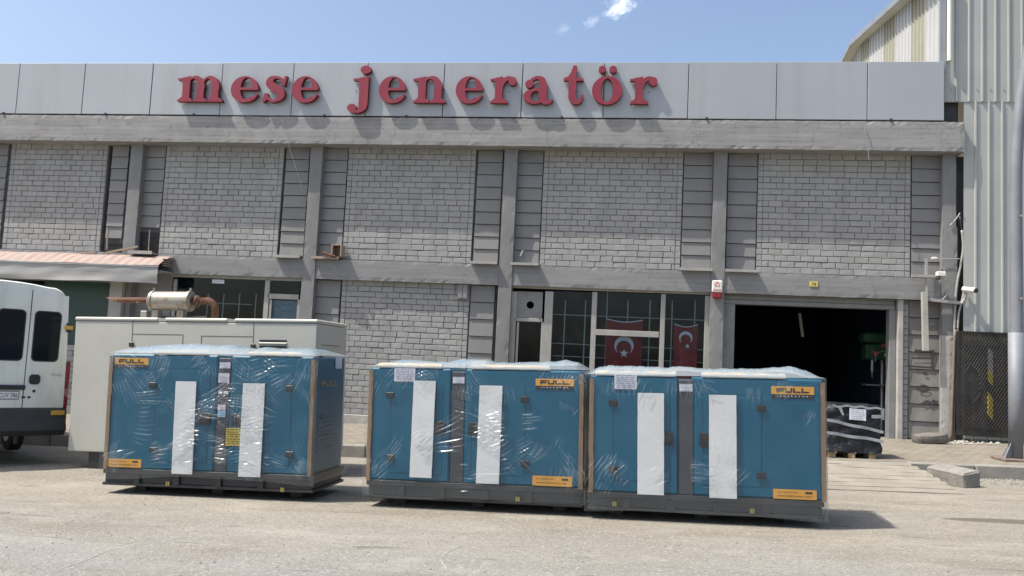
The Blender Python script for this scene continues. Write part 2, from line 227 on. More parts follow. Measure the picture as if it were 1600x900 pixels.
def film_mat(name, tint, milk, gloss, rough):
    m = bpy.data.materials.new(name); m.use_nodes = True; nt = m.node_tree; L = nt.links; nt.nodes.clear()
    o = nd(nt, 'ShaderNodeOutputMaterial'); tr = nd(nt, 'ShaderNodeBsdfTransparent'); tr.inputs[0].default_value = (*tint, 1)
    gl = nd(nt, 'ShaderNodeBsdfGlossy', Roughness=rough); gl.inputs[0].default_value = (1, 1, 1, 1)
    df = nd(nt, 'ShaderNodeBsdfDiffuse'); df.inputs[0].default_value = (0.74, 0.84, 0.88, 1)
    tl = nd(nt, 'ShaderNodeBsdfTranslucent'); tl.inputs[0].default_value = (0.70, 0.84, 0.90, 1)
    g = nd(nt, 'ShaderNodeNewGeometry')
    nz = nd(nt, 'ShaderNodeTexNoise', Scale=26.0, Detail=5, Roughness=0.6, Distortion=0.6)
    v = nd(nt, 'ShaderNodeVectorMath', _operation='MULTIPLY'); v.inputs[1].default_value = (0.45, 0.8, 1.0); L.new(g.outputs['Position'], v.inputs[0]); L.new(v.outputs[0], nz.inputs['Vector'])
    b = nd(nt, 'ShaderNodeBump', Strength=0.28, Distance=0.01); L.new(nz.outputs['Fac'], b.inputs['Height'])
    L.new(b.outputs[0], gl.inputs['Normal'])
    at = nd(nt, 'ShaderNodeAttribute', _attribute_name='fold')
    mk_ = nd(nt, 'ShaderNodeMath', _operation='MULTIPLY_ADD', _use_clamp=True); mk_.inputs[1].default_value = 0.085; mk_.inputs[2].default_value = milk; L.new(at.outputs['Fac'], mk_.inputs[0])
    n5 = nd(nt, 'ShaderNodeTexNoise', Scale=2.4, Detail=3, Roughness=0.55); L.new(g.outputs['Position'], n5.inputs['Vector'])
    r5 = nd(nt, 'ShaderNodeMapRange'); r5.inputs['From Min'].default_value = 0.42; r5.inputs['From Max'].default_value = 0.7; r5.inputs['To Max'].default_value = 0.022; L.new(n5.outputs['Fac'], r5.inputs['Value'])
    a5 = nd(nt, 'ShaderNodeMath', _operation='ADD'); L.new(mk_.outputs[0], a5.inputs[0]); L.new(r5.outputs[0], a5.inputs[1])
    ml = nd(nt, 'ShaderNodeMixShader', Fac=0.5); L.new(df.outputs[0], ml.inputs[1]); L.new(tl.outputs[0], ml.inputs[2])
    m1 = nd(nt, 'ShaderNodeMixShader'); L.new(a5.outputs[0], m1.inputs[0]); L.new(tr.outputs[0], m1.inputs[1]); L.new(ml.outputs[0], m1.inputs[2])
    fr = nd(nt, 'ShaderNodeFresnel', IOR=1.5); L.new(b.outputs[0], fr.inputs['Normal'])
    fm = nd(nt, 'ShaderNodeMath', _operation='MULTIPLY'); fm.inputs[1].default_value = gloss; fm.use_clamp = True; L.new(fr.outputs[0], fm.inputs[0])
    fa = nd(nt, 'ShaderNodeMath', _operation='MULTIPLY_ADD', _use_clamp=True); fa.inputs[1].default_value = 0.075; L.new(at.outputs['Fac'], fa.inputs[0]); L.new(fm.outputs[0], fa.inputs[2])
    m2 = nd(nt, 'ShaderNodeMixShader'); L.new(fa.outputs[0], m2.inputs[0]); L.new(m1.outputs[0], m2.inputs[1]); L.new(gl.outputs[0], m2.inputs[2])
    L.new(m2.outputs[0], o.inputs[0]); return m
M['film'] = film_mat('clear_stretch_film', (0.985, 0.992, 0.995), 0.010, 0.42, 0.30)
M['filmtop'] = film_mat('gathered_stretch_film', (0.86, 0.93, 0.96), 0.36, 0.8, 0.25)
def glass_mat(name, tint=(0.78, 0.85, 0.90), gloss=0.5):
    m = bpy.data.materials.new(name); m.use_nodes = True; nt = m.node_tree; L = nt.links; nt.nodes.clear()
    o = nd(nt, 'ShaderNodeOutputMaterial'); tr = nd(nt, 'ShaderNodeBsdfTransparent'); tr.inputs[0].default_value = (*tint, 1)
    gl = nd(nt, 'ShaderNodeBsdfGlossy', Roughness=0.03)
    df = nd(nt, 'ShaderNodeBsdfDiffuse'); df.inputs[0].default_value = (0.45, 0.44, 0.4, 1)
    g = nd(nt, 'ShaderNodeNewGeometry'); nz = nd(nt, 'ShaderNodeTexNoise', Scale=2.5, Detail=6, Roughness=0.7); L.new(g.outputs['Position'], nz.inputs['Vector'])
    r = nd(nt, 'ShaderNodeMapRange'); r.inputs['From Min'].default_value = 0.45; r.inputs['From Max'].default_value = 0.8; r.inputs['To Min'].default_value = 0.002; r.inputs['To Max'].default_value = 0.03; L.new(nz.outputs['Fac'], r.inputs['Value'])
    m1 = nd(nt, 'ShaderNodeMixShader'); L.new(r.outputs[0], m1.inputs[0]); L.new(tr.outputs[0], m1.inputs[1]); L.new(df.outputs[0], m1.inputs[2])
    fr = nd(nt, 'ShaderNodeFresnel', IOR=1.5); fm = nd(nt, 'ShaderNodeMath', _operation='MULTIPLY'); fm.inputs[1].default_value = gloss; L.new(fr.outputs[0], fm.inputs[0])
    m2 = nd(nt, 'ShaderNodeMixShader'); L.new(fm.outputs[0], m2.inputs[0]); L.new(m1.outputs[0], m2.inputs[1]); L.new(gl.outputs[0], m2.inputs[2]); L.new(m2.outputs[0], o.inputs[0])
    return m
M['glass'] = glass_mat('dusty_window_glass')

def ground_mat():
    m = bpy.data.materials.new('dusty_street_surface'); m.use_nodes = True; nt = m.node_tree; L = nt.links; nt.nodes.clear()
    o = nd(nt, 'ShaderNodeOutputMaterial'); p = nd(nt, 'ShaderNodeBsdfPrincipled', Roughness=0.95); p.inputs['Specular IOR Level'].default_value = 0.25; L.new(p.outputs[0], o.inputs[0])
    g = nd(nt, 'ShaderNodeNewGeometry'); P = g.outputs['Position']
    def noise(sc, det=5, ro=0.6, st=None, dist=0.0):
        n = nd(nt, 'ShaderNodeTexNoise', Scale=sc, Detail=det, Roughness=ro, Distortion=dist)
        if st:
            v = nd(nt, 'ShaderNodeVectorMath', _operation='MULTIPLY'); v.inputs[1].default_value = st; L.new(P, v.inputs[0]); L.new(v.outputs[0], n.inputs['Vector'])
        else: L.new(P, n.inputs['Vector'])
        return n.outputs['Fac']
    def rng(v, a, b, c=0.0, d=1.0):
        r = nd(nt, 'ShaderNodeMapRange'); r.inputs['From Min'].default_value = a; r.inputs['From Max'].default_value = b; r.inputs['To Min'].default_value = c; r.inputs['To Max'].default_value = d; L.new(v, r.inputs['Value']); return r.outputs[0]
    def mix(f, a, b):
        x = nd(nt, 'ShaderNodeMix', _data_type='RGBA')
        if isinstance(f, float): x.inputs['Factor'].default_value = f
        else: L.new(f, x.inputs['Factor'])
        for k, v in (('A', a), ('B', b)):
            if isinstance(v, tuple): x.inputs[k].default_value = (*v, 1)
            else: L.new(v, x.inputs[k])
        return x.outputs['Result']
    def math_(op, a, b):
        n = nd(nt, 'ShaderNodeMath', _operation=op)
        for i, v in enumerate((a, b)):
            if isinstance(v, (int, float)): n.inputs[i].default_value = v
            else: L.new(v, n.inputs[i])
        return n.outputs[0]
    sep = nd(nt, 'ShaderNodeSeparateXYZ'); L.new(P, sep.inputs[0])
    far = rng(math_('ADD', sep.outputs['Y'], math_('MULTIPLY', noise(0.5, 4), 3.0)), 8.2, 10.6)       # worn grey asphalt near, sandy dust by the kerb
    base = mix(rng(noise(0.7, 6, 0.65), 0.35, 0.65), (0.228, 0.222, 0.206), (0.285, 0.276, 0.255))
    dust = mix(rng(noise(0.9, 6, 0.65), 0.35, 0.65), (0.268, 0.244, 0.194), (0.315, 0.290, 0.236))
    c = mix(far, base, dust)
    c = mix(rng(noise(1.0, 5, 0.6, (0.13, 1.5, 1)), 0.5, 0.68, 0.0, 0.38), c, (0.185, 0.17, 0.14))
    c = mix(rng(noise(1.0, 5, 0.6, (0.16, 2.3, 1.3)), 0.55, 0.7, 0.0, 0.35), c, (0.335, 0.32, 0.28))
    c = mix(rng(noise(0.22, 4, 0.6), 0.38, 0.62, 0.0, 0.4), c, (0.195, 0.182, 0.155))
    c = mix(rng(noise(0.45, 6, 0.65, (0.5, 1.6, 1)), 0.50, 0.68, 0.0, 0.7), c, (0.168, 0.143, 0.104))    # damp brown patches
    c = mix(rng(noise(22, 6, 0.8), 0.40, 0.62, 0.0, 0.45), c, (0.125, 0.118, 0.105))
    c = mix(rng(noise(48, 3, 0.7), 0.56, 0.66, 0.0, 0.6), c, (0.13, 0.124, 0.11))                      # dark chippings
    c = mix(rng(noise(36, 3, 0.7, (1.1, 0.9, 1)), 0.56, 0.66, 0.0, 0.7), c, (0.42, 0.405, 0.37))         # pale chippings
    c = mix(rng(noise(1.1, 6, 0.7, (0.8, 1.3, 1)), 0.55, 0.66, 0.0, 0.35), c, (0.36, 0.34, 0.29))
    c = mix(rng(noise(3.3, 4, 0.6, (0.35, 2.2, 1)), 0.63, 0.69, 0.0, 0.6), c, (0.11, 0.10, 0.083))     # scuffs
    # cast shadow on the right, painted into the street colour as a ragged ellipse
    st = G_SHADOW
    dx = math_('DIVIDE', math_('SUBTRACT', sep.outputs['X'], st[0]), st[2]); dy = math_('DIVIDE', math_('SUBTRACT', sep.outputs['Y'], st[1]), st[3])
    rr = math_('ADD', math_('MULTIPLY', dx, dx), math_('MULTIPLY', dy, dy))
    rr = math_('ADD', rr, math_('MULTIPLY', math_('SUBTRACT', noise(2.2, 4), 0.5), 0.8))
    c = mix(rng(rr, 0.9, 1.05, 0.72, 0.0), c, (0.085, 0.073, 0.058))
    L.new(c, p.inputs['Base Color'])
    h = math_('ADD', math_('MULTIPLY', noise(55, 4, 0.7), 1.0), math_('MULTIPLY', noise(9, 4, 0.6), 1.2))
    b = nd(nt, 'ShaderNodeBump', Strength=0.9, Distance=0.014); L.new(h, b.inputs['Height']); L.new(b.outputs[0], p.inputs['Normal'])
    return m
G_SHADOW = (4.15, 10.33, 0.66, 0.15)  # centre and half widths of the shadow painted on the street
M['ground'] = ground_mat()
def paver_mat():
    m = mat('dusty_paver_surface', (0.245, 0.217, 0.172), (0.185, 0.164, 0.13), 2.0, 0.95, bump=0.5, bscale=30, spots=((0.2, 0.18, 0.15), 0.5, 2.2, 0.62))
    nt = m.node_tree; L = nt.links; p = [n for n in nt.nodes if n.type == 'BSDF_PRINCIPLED'][0]
    g = nd(nt, 'ShaderNodeNewGeometry'); bt = nd(nt, 'ShaderNodeTexBrick', Scale=1.0); bt.inputs['Brick Width'].default_value = 0.22; bt.inputs['Row Height'].default_value = 0.22
    bt.inputs['Mortar Size'].default_value = 0.012; bt.inputs['Color1'].default_value = (1, 1, 1, 1); bt.inputs['Color2'].default_value = (0.86, 0.86, 0.86, 1); bt.inputs['Mortar'].default_value = (0.5, 0.48, 0.45, 1)
    L.new(g.outputs['Position'], bt.inputs['Vector'])
    src = p.inputs['Base Color'].links[0].from_socket
    mx = nd(nt, 'ShaderNodeMix', _data_type='RGBA', _blend_type='MULTIPLY'); mx.inputs['Factor'].default_value = 0.8; L.new(src, mx.inputs['A']); L.new(bt.outputs['Color'], mx.inputs['B']); L.new(mx.outputs['Result'], p.inputs['Base Color'])
    return m
M['paver'] = paver_mat()

# ------------------------------------------------------------------ mesh helpers
class MB:
    def __init__(s): s.v = []; s.f = []; s.mi = []; s.cur = 0
    def add(s, vs, fs):
        k = len(s.v); s.v += [tuple(map(float, a)) for a in vs]; s.f += [tuple(i+k for i in f) for f in fs]; s.mi += [s.cur]*len(fs); return s
    def box(s, x0, x1, y0, y1, z0, z1, ch=0.0):
        if x0 > x1: x0, x1 = x1, x0
        if y0 > y1: y0, y1 = y1, y0
        if z0 > z1: z0, z1 = z1, z0
        if ch <= 0:
            return s.add([(x0, y0, z0), (x1, y0, z0), (x1, y1, z0), (x0, y1, z0), (x0, y0, z1), (x1, y0, z1), (x1, y1, z1), (x0, y1, z1)],
                  [(0, 3, 2, 1), (4, 5, 6, 7), (0, 1, 5, 4), (1, 2, 6, 5), (2, 3, 7, 6), (3, 0, 4, 7)])
        c = min(ch, (x1-x0)/3, (y1-y0)/3, (z1-z0)/3)
        vs = []; idx = {}
        for i, X in enumerate((x0, x1)):
            for j, Y in enumerate((y0, y1)):
                for k, Z in enumerate((z0, z1)):
                    a = X+(c if i == 0 else -c); b = Y+(c if j == 0 else -c); d = Z+(c if k == 0 else -c)
                    idx[i, j, k, 0] = len(vs); vs.append((X, b, d)); idx[i, j, k, 1] = len(vs); vs.append((a, Y, d)); idx[i, j, k, 2] = len(vs); vs.append((a, b, Z))
        fs = []
        for i in (0, 1): q = [idx[i, 0, 0, 0], idx[i, 1, 0, 0], idx[i, 1, 1, 0], idx[i, 0, 1, 0]]; fs.append(q if i else q[::-1])
        for j in (0, 1): q = [idx[0, j, 0, 1], idx[1, j, 0, 1], idx[1, j, 1, 1], idx[0, j, 1, 1]]; fs.append(q[::-1] if j else q)
        for k in (0, 1): q = [idx[0, 0, k, 2], idx[1, 0, k, 2], idx[1, 1, k, 2], idx[0, 1, k, 2]]; fs.append(q if k else q[::-1])
        for i in (0, 1):
            for j in (0, 1): q = [idx[i, j, 0, 0], idx[i, j, 1, 0], idx[i, j, 1, 1], idx[i, j, 0, 1]]; fs.append(q if (i+j) % 2 else q[::-1])
            for k in (0, 1): q = [idx[i, 0, k, 0], idx[i, 1, k, 0], idx[i, 1, k, 2], idx[i, 0, k, 2]]; fs.append(q[::-1] if (i+k) % 2 else q)
        for j in (0, 1):
            for k in (0, 1): q = [idx[0, j, k, 1], idx[1, j, k, 1], idx[1, j, k, 2], idx[0, j, k, 2]]; fs.append(q if (j+k) % 2 else q[::-1])
        for i in (0, 1):
            for j in (0, 1):
                for k in (0, 1): q = [idx[i, j, k, 0], idx[i, j, k, 1], idx[i, j, k, 2]]; fs.append(q if (i+j+k) % 2 else q[::-1])
        return s.add(vs, fs)
    def tube(s, pts, r, n=10, caps=True):
        P = [Vector(p) for p in pts]; rs = r if isinstance(r, (list, tuple)) else [r]*len(P); vs = []; fs = []; ref = None
        for i, p in enumerate(P):
            d = (P[min(i+1, len(P)-1)]-P[max(i-1, 0)]).normalized()
            if ref is None: ref = d.orthogonal().normalized()
            ref = (ref-d*ref.dot(d)).normalized(); b = d.cross(ref)
            for k in range(n):
                a = 2*math.pi*k/n; vs.append(p+(ref*math.cos(a)+b*math.sin(a))*rs[i])
        for i in range(len(P)-1):
            for k in range(n): fs.append((i*n+k, i*n+(k+1) % n, (i+1)*n+(k+1) % n, (i+1)*n+k))
        if caps: fs.append(tuple(range(n))[::-1]); fs.append(tuple((len(P)-1)*n+k for k in range(n)))
        return s.add(vs, fs)
    def prism(s, poly, f0, f1):                                    # poly: 2-D points; f0, f1 map a 2-D point to 3-D
        n = len(poly); s.add([f0(*p) for p in poly]+[f1(*p) for p in poly], [tuple(range(n)), tuple(range(n, 2*n))[::-1]]+[(i, i+n, (i+1) % n+n, (i+1) % n) for i in range(n)]); return s
    def grid(s, P):                                                # P[i][j] points
        ni, nj = len(P), len(P[0]); return s.add([p for row in P for p in row], [(i*nj+j, i*nj+j+1, (i+1)*nj+j+1, (i+1)*nj+j) for i in range(ni-1) for j in range(nj-1)])
    def xf(s, mx): s.v = [tuple(mx @ Vector(p)) for p in s.v]; return s
    def mesh(s, name, mats):
        m = bpy.data.meshes.new(name); m.from_pydata(s.v, [], s.f)
        for k in (mats if isinstance(mats, (list, tuple)) else [mats]): m.materials.append(k)
        if any(s.mi): m.polygons.foreach_set('material_index', s.mi)
        return m
MX = {}
def link(name, me, parent=None, world=False, smooth=False):
    o = bpy.data.objects.new(name, me); COL.objects.link(o)
    if smooth and me: me.polygons.foreach_set('use_smooth', [True]*len(me.polygons))
    if parent:
        o.parent = parent
        if world and parent in MX: o.matrix_parent_inverse = MX[parent].inverted()
    return o
def set_fold(o, vals):
    a = o.data.attributes.new('fold', 'FLOAT', 'POINT'); a.data.foreach_set('value', np.asarray(vals, dtype=np.float32).ravel())
def part(name, mb, m, parent, world=True, smooth=False, label=None, fixn=False):
    me = mb.mesh(name, m)
    if fixn:
        import bmesh
        bm = bmesh.new(); bm.from_mesh(me); bmesh.ops.recalc_face_normals(bm, faces=bm.faces); bm.to_mesh(me); bm.free()
    o = link(name, me, parent, world, smooth)
    if label: o['label'] = label
    return o
def thing(name, label, cat, mx, group=None):
    o = bpy.data.objects.new(name, None); COL.objects.link(o); o.empty_display_size = 0.3
    if not isinstance(mx, Matrix): mx = Matrix.Translation(Vector(mx))
    o.matrix_world = mx; MX[o] = mx; o['label'] = label; o['category'] = cat
    if group: o['group'] = group
    return o
def tag(o, label, cat, group=None):
    o['label'] = label; o['category'] = cat
    if group: o['group'] = group
    return o
def kind(o, k): o['kind'] = k; return o
def autosmooth(o, deg=35):
    me = o.data; me.polygons.foreach_set('use_smooth', [True]*len(me.polygons)); me.set_sharp_from_angle(angle=math.radians(deg)); return o
def text_mesh(txt, h, w=None, depth=0.0, bold=0.0):
    cu = bpy.data.curves.new('t', 'FONT'); cu.body = txt; cu.size = 1; cu.extrude = depth; cu.offset = bold; cu.resolution_u = 3
    o = bpy.data.objects.new('t', cu); COL.objects.link(o); dg = bpy.context.evaluated_depsgraph_get(); me = bpy.data.meshes.new_from_object(o.evaluated_get(dg))
    bpy.data.objects.remove(o); bpy.data.curves.remove(cu)
    v = np.array([x.co[:] for x in me.vertices]); lo, hi = v.min(0), v.max(0); me2 = [(f.vertices[:]) for f in me.polygons]
    k = h/(hi[1]-lo[1]); kx = w/(hi[0]-lo[0]) if w else k
    return (v-lo)*np.array([kx, k, 1]), me2
def put_text(mb, txt, u0, v0, h, w, f):                              # f maps (u, v) to 3-D
    v, fs = text_mesh(txt, h, w); mb.add([f(u0+a, v0+b) for a, b, _ in v], fs)

# ================================================================== SETTING
g = MB(); xs = [-400, -150, -60]+list(np.arange(-30, 31, 1.5))+[60, 150, 400]; ys = [-400, -150, -50, -20, -5, 0, 5, 10, 15, 25, 60, 150, 400]
g.grid([[(x, y, gz(x)) for y in ys] for x in xs]); g.f = [f[::-1] for f in g.f]
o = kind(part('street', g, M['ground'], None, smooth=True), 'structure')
YK = 14.4
PV = 0.2
pave = MB()
def paved(x0, x1, y0, y1):
    xs = np.arange(x0, x1+.01, (x1-x0)/max(2, int((x1-x0)/1.5)))
    pave.grid([[(x, y, gz(x)+PV) for x in xs] for y in (y0, y1)]); 
RX0, RX1 = 1.2, 4.33                                              # the ramp down from the garage door
paved(-30, RX0-0.02, YK+0.15, 20.2); paved(RX0-0.02, RX1, YK-0.05, 20.2); paved(RX1, 30, YK+0.15, 20.2)
pavement = kind(part('pavement', pave, M['paver'], None), 'structure')
def kerb_run(x0, x1):
    x = x0
    while x < x1-0.2:
        L_ = min(random.uniform(0.92, 1.02), x1-x); b = MB(); b.box(0.006, L_-0.006, 0, 0.15, -0.15, PV-0.004, 0.018)
        o = part('kerb_stone', b, M['kerb'], pavement); o.location = (x, YK+random.uniform(-.012, .012), gz(x+L_/2)); o.rotation_euler = (random.uniform(-.02, .02), -math.atan(SLOPE)+random.uniform(-.006, .006), random.uniform(-.008, .008)); x += L_
kerb_run(-16, RX0-0.02); kerb_run(RX1+0.02, 12)
rb = MB(); rows = 8; P = []
for i in range(rows*4+1):
    t = i/(rows*4); y = 12.45+(YK+0.02-12.45)*t; k = i % 4
    hgt = PV*t+0.006+(0.022 if k in (1, 2) else 0.0); jr = np.random.default_rng(i//4+40); P.append([(x+jr.normal()*.012, y+jr.normal()*.022*(0 < i < rows*4), gz(x)+hgt+abs(jr.normal())*.003) for x in np.linspace(RX0, RX1+0.12*(1-t), 14)])
for i in range(len(P)-1):
    rb.cur = 1 if i % 4 == 3 else 0; rb.grid(P[i:i+2])
ramp = kind(part('ramp', rb, [M['ramp'], M['groove']], None), 'structure')
sk = MB(); sk.add([(RX1+0.12, 12.45, gz(RX1)-.05), (RX1, YK+.02, gz(RX1)-.05), (RX1, YK+.02, gz(RX1)+PV), (RX1+.12, 12.45, gz(RX1)+.006)], [(0, 1, 2, 3)])
part('ramp_side', sk, M['ramp'], ramp)
# loose chippings on the street and rubble by the wall
pb = MB()
def pebble(mb, x, y, z, r):
    vs = [Vector((random.uniform(.7, 1.2)*a, random.uniform(.7, 1.2)*b, random.uniform(.5, .8)*c))*r for a, b, c in ((1, 0, 0), (0, 1, 0), (-1, 0, 0), (0, -1, 0), (0, 0, 1), (0, 0, -.5))]
    a = random.uniform(0, 6.28); R = Matrix.Rotation(a, 3, 'Z')
    mb.add([R @ v+Vector((x, y, z)) for v in vs], [(0, 1, 4), (1, 2, 4), (2, 3, 4), (3, 0, 4), (1, 0, 5), (2, 1, 5), (3, 2, 5), (0, 3, 5)])
for _ in range(2600):
    y = 4.3+9.8*random.random()**1.3; x = random.uniform(-0.75, 0.55)*y-0.5; pebble(pb, x, y, gz(x)+0.002, random.choice((.004, .005, .007, .009, .012)) * random.uniform(.7, 1.2))
for _ in range(500):
    y = YK-random.random()**2*0.8; x = random.uniform(4.3, 8); pebble(pb, x, y, gz(x)+0.002, random.uniform(.01, .03))
def scratch(pts, w):
    P = []
    for i in range(len(pts)-1):
        for t in np.linspace(0, 1, 9, endpoint=False): q = onG(pts[i][0]+(pts[i+1][0]-pts[i][0])*t, pts[i][1]+(pts[i+1][1]-pts[i][1])*t); P.append(q)
    b = MB(); L0, R_ = [], []
    for i, p in enumerate(P):
        d = (P[min(i+1, len(P)-1)]-P[max(i-1, 0)]).normalized(); n = Vector((-d.y, d.x, 0)); j = w*random.uniform(.25, .7); k = random.uniform(-w, w)*.4
        for l, q in ((L0, p+n*(j+k)), (R_, p+n*(k-j))): l.append((q.x, q.y, gz(q.x)+.004))
    b.grid([L0, R_]); part('pale_scratch', b, M['scratch'], o)
o = bpy.data.objects['street']
scratch([(96, 889), (118, 882), (140, 874), (160, 864), (188, 857)], .011)
scratch([(720, 853), (706, 860), (694, 866), (688, 876), (697, 889), (712, 897)], .011)
scratch([(700, 835), (742, 832), (760, 828), (790, 829), (815, 831)], .011)
kind(part('loose_chippings', pb, M['pebble'], None), 'stuff')

# ================================================================== WORKSHOP BUILDING
YB, YM = 19.60, 19.622                                              # brick face, mortar face
YC, YL, YR, YP = 19.43, 19.46, 19.20, 19.21                         # column, mid beam, roof beam, cladding panel fronts
bld = thing('workshop_building', 'long two storey grey painted brick workshop with silver panel parapet', 'building', (-4.5, 19.6, gz(-4.5)+PV))
fb, fc, fl, fr_, fp = FP(YB), FP(YC), FP(YL), FP(YR), FP(YP)
ZR0, ZR1 = 6.53, 7.17                                               # roof beam
ZL0, ZL1 = 3.35, 3.82                                               # mid beam
def B(name, x0, x1, y0, y1, z0, z1, m, ch=0.0, parent=bld, **k): b = MB(); b.box(x0, x1, y0, y1, z0, z1, ch); return part(name, b, M[m] if isinstance(m, str) else m, parent, **k)
# columns
colx = []
for (xl, xr) in ((None, None), (199, 217.5), (481, 500), (785.5, 806), (1114.5, 1135.5), (1473, 1494)):
    if xl is None: continue
    colx.append((fc.uv(xl, 300)[0], fc.uv(xr, 300)[0]))
colx.insert(0, (colx[0][0]-4.66, colx[0][1]-4.66)); colx.insert(0, (colx[0][0]-4.66, colx[0][1]-4.66))
def rough_box(x0, x1, y0, y1, z0, z1, nx, nz, amp, seed):
    r = np.random.default_rng(seed); b = MB(); X = np.linspace(x0, x1, nx); Z = np.linspace(z0, z1, nz)
    P = [[(x+(r.normal()*amp if 0 < i < nx-1 else r.normal()*amp*.5), y0+abs(r.normal())*amp*(2.2 if (j in (0, nz-1) or i in (0, nx-1)) else .15), z+(r.normal()*amp*(.9 if j in (0, nz-1) else 1))) for i, x in enumerate(X)] for j, z in enumerate(Z)]
    b.grid(P)
    n = nx; bot = P[0]; top = P[-1]
    b.grid([[(p[0], y1, p[2]) for p in bot], bot]); b.grid([top, [(p[0], y1, p[2]) for p in top]])
    b.grid([[(r_[0][0], y1, r_[0][2]) for r_ in P][::-1], [r_[0] for r_ in P][::-1]]); b.grid([[r_[-1] for r_ in P][::-1], [(r_[-1][0], y1, r_[-1][2]) for r_ in P][::-1]])
    return b
for i, (a, b_) in enumerate(colx):
    last = i == len(colx)-1
    part('column', rough_box(a, b_, YC, 19.9, gz(a)+PV-.05, ZR0+.02, 4, 46, 0.0022, i), M['column'], bld)
XL, XR = -22.0, 6.87
# roof beam as cast lengths between the columns, rough edged
edges = [XL]+[(a+b_)/2 for a, b_ in colx[1:-1]]+[XR]
rb = rough_box(XL, XR, YR, 19.9, ZR0, ZR1, 300, 9, 0.0028, 50); part('roof_beam', rb, M['concrete'], bld)
mx0 = XL
for i in range(len(colx)):
    a, b_ = colx[i]
    part('floor_beam', rough_box(mx0, a-.003, YL, 19.9, ZL0, ZL1, max(3, int((a-mx0)/.1)), 7, 0.0025, 70+i), M['lintel'], bld); mx0 = b_+.003
# silver parapet panels
px_j = [(33, 97, 23, 178), (135, 97, 126, 180), (241, 98, 232, 180), (349, 98, 342, 181), (460, 98, 454, 182), (576, 98, 570, 184), (696, 99, 690, 187), (818, 98, 813, 188), (946, 98, 941, 188), (1077, 96, 1074, 188), (1214.5, 95, 1212.5, 188), (1356, 95, 1355, 190), (1475.5, 93, 1476, 190)]
jx = [(fp.uv(a, b_)[0]+fp.uv(c_, d)[0])/2 for a, b_, c_, d in px_j]
jx = [jx[0]-1.85*k for k in (3, 2, 1)]+jx
ZP0, ZP1 = ZR1+0.035, 8.50
for a, b_ in zip(jx[:-1], jx[1:]):
    o = B('parapet_panel', a+.008, b_-.008, YP+random.uniform(-.004, .004), YP+.05, ZP0+random.uniform(-.006, .006), ZP1+random.uniform(-.004, .004), 'cladding', .006)
B('parapet_frame', jx[0]-.1, jx[-1]-.02, YP+.06, 19.75, ZR1-.01, ZP1-.02, 'black')
B('parapet_coping', jx[0]-.1, jx[-1]-.005, YP+.07, 19.8, ZP1-.018, ZP1+.012, 'cladding')
for x, y in ((6, 177), (165, 179), (303, 180.5), (507, 182.5), (635, 184.5), (878, 187.5), (1104, 187), (1392, 189)):
    u, v = fp.uv(x, y); B('panel_clip', u-.025, u+.025, YP-.03, YP-.005, ZR1+.005, ZR1+.06, 'black')
B('roof_slab', XL, 6.5, 19.76, 30, 7.0, 7.2, 'lintel'); B('back_wall', XL, 6.4, 29.8, 30, -.5, 7.0, 'lintel'); B('end_wall', XL, XL+.2, 19.9, 29.8, -.8, 7.0, 'lintel')
B('side_wall', 6.25, 6.45, 19.91, 29.8, -.3, 7.0, 'lintel')
# the dark pocket at the parapet's right end
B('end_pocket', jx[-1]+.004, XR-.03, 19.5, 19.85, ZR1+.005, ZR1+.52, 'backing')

# ---- brick panels
unit = []
for k in range(5):
    b = MB(); r = np.random.default_rng(300+k); c = .05; d = .11
    back = [(-.5, 1, -.5), (.5, 1, -.5), (.5, 1, .5), (-.5, 1, .5)]
    fr2 = [(-.5+r.normal()*.006, .14, -.5+r.normal()*.02), (.5+r.normal()*.006, .14, -.5+r.normal()*.02), (.5+r.normal()*.006, .14, .5+r.normal()*.02), (-.5+r.normal()*.006, .14, .5+r.normal()*.02)]
    ins = [(x*(1-.045+r.normal()*.008), abs(r.normal())*.05, z*(1-.1+r.normal()*.03)) for x, _, z in fr2]
    b.add(back+fr2+ins, [(0, 1, 5, 4), (1, 2, 6, 5), (2, 3, 7, 6), (3, 0, 4, 7), (4, 5, 9, 8), (5, 6, 10, 9), (6, 7, 11, 10), (7, 4, 8, 11), (8, 9, 10, 11)])
    unit.append((b, b.mesh('brick', M['brick'])))
bricks = []
def brick_panel(x0, x1, z0, z1, row=0.133, ln=0.284, holes=()):
    n = round((z1-z0)/row); rh = (z1-z0)/n
    for j in range(n):
        zc = z0+rh*(j+.5); e = 0.115; x = x0; cuts = [x0, x0+e]; xx = x0+e+(ln*.5 if j % 2 else 0)+random.uniform(-.01, .01)
        if j % 2 == 0: xx += ln
        while xx < x1-e-.07: cuts.append(xx); xx += ln*(1.5 if random.random() < .05 else 1)+random.uniform(-.014, .014)
        cuts += [x1-e, x1]
        for a, b_ in zip(cuts[:-1], cuts[1:]):
            if any(h[0] < (a+b_)/2 < h[1] and h[2] < zc < h[3] for h in holes): continue
            jt = random.choice((.004, .007, .010, .012, .015, .018)); bricks.append(((a+b_)/2, random.uniform(-.004, .005), zc+random.uniform(-.002, .002), b_-a-jt, rh-random.uniform(.011, .021), random.uniform(-.006, .006), random.randrange(5)))
    b = MB(); b.box(x0-.005, x1+.005, YM, 19.88, z0-.01, z1+.01); part('mortar_wall', b, M['mortar'], bld)
X = lambda x, y=300: fb.uv(x, y)[0]
zb = lambda x: gz(x)+PV
UP_ = (ZL1+.02, ZR0+.01)
panels_up = [(X(3, 385), X(163)), (X(255), X(439.5)), (X(541), X(741)), (X(848), X(1066)), (X(1184), X(1423))]
panels_up.insert(0, (panels_up[0][0]-4.6, panels_up[0][0]-1.5))
for a, b_ in panels_up: brick_panel(a, b_, *UP_)
low = (X(531, 500), X(731.5, 500)); zlow = zb(-4.5)+.16
jb = fb.rect(716, 444, 732, 468)
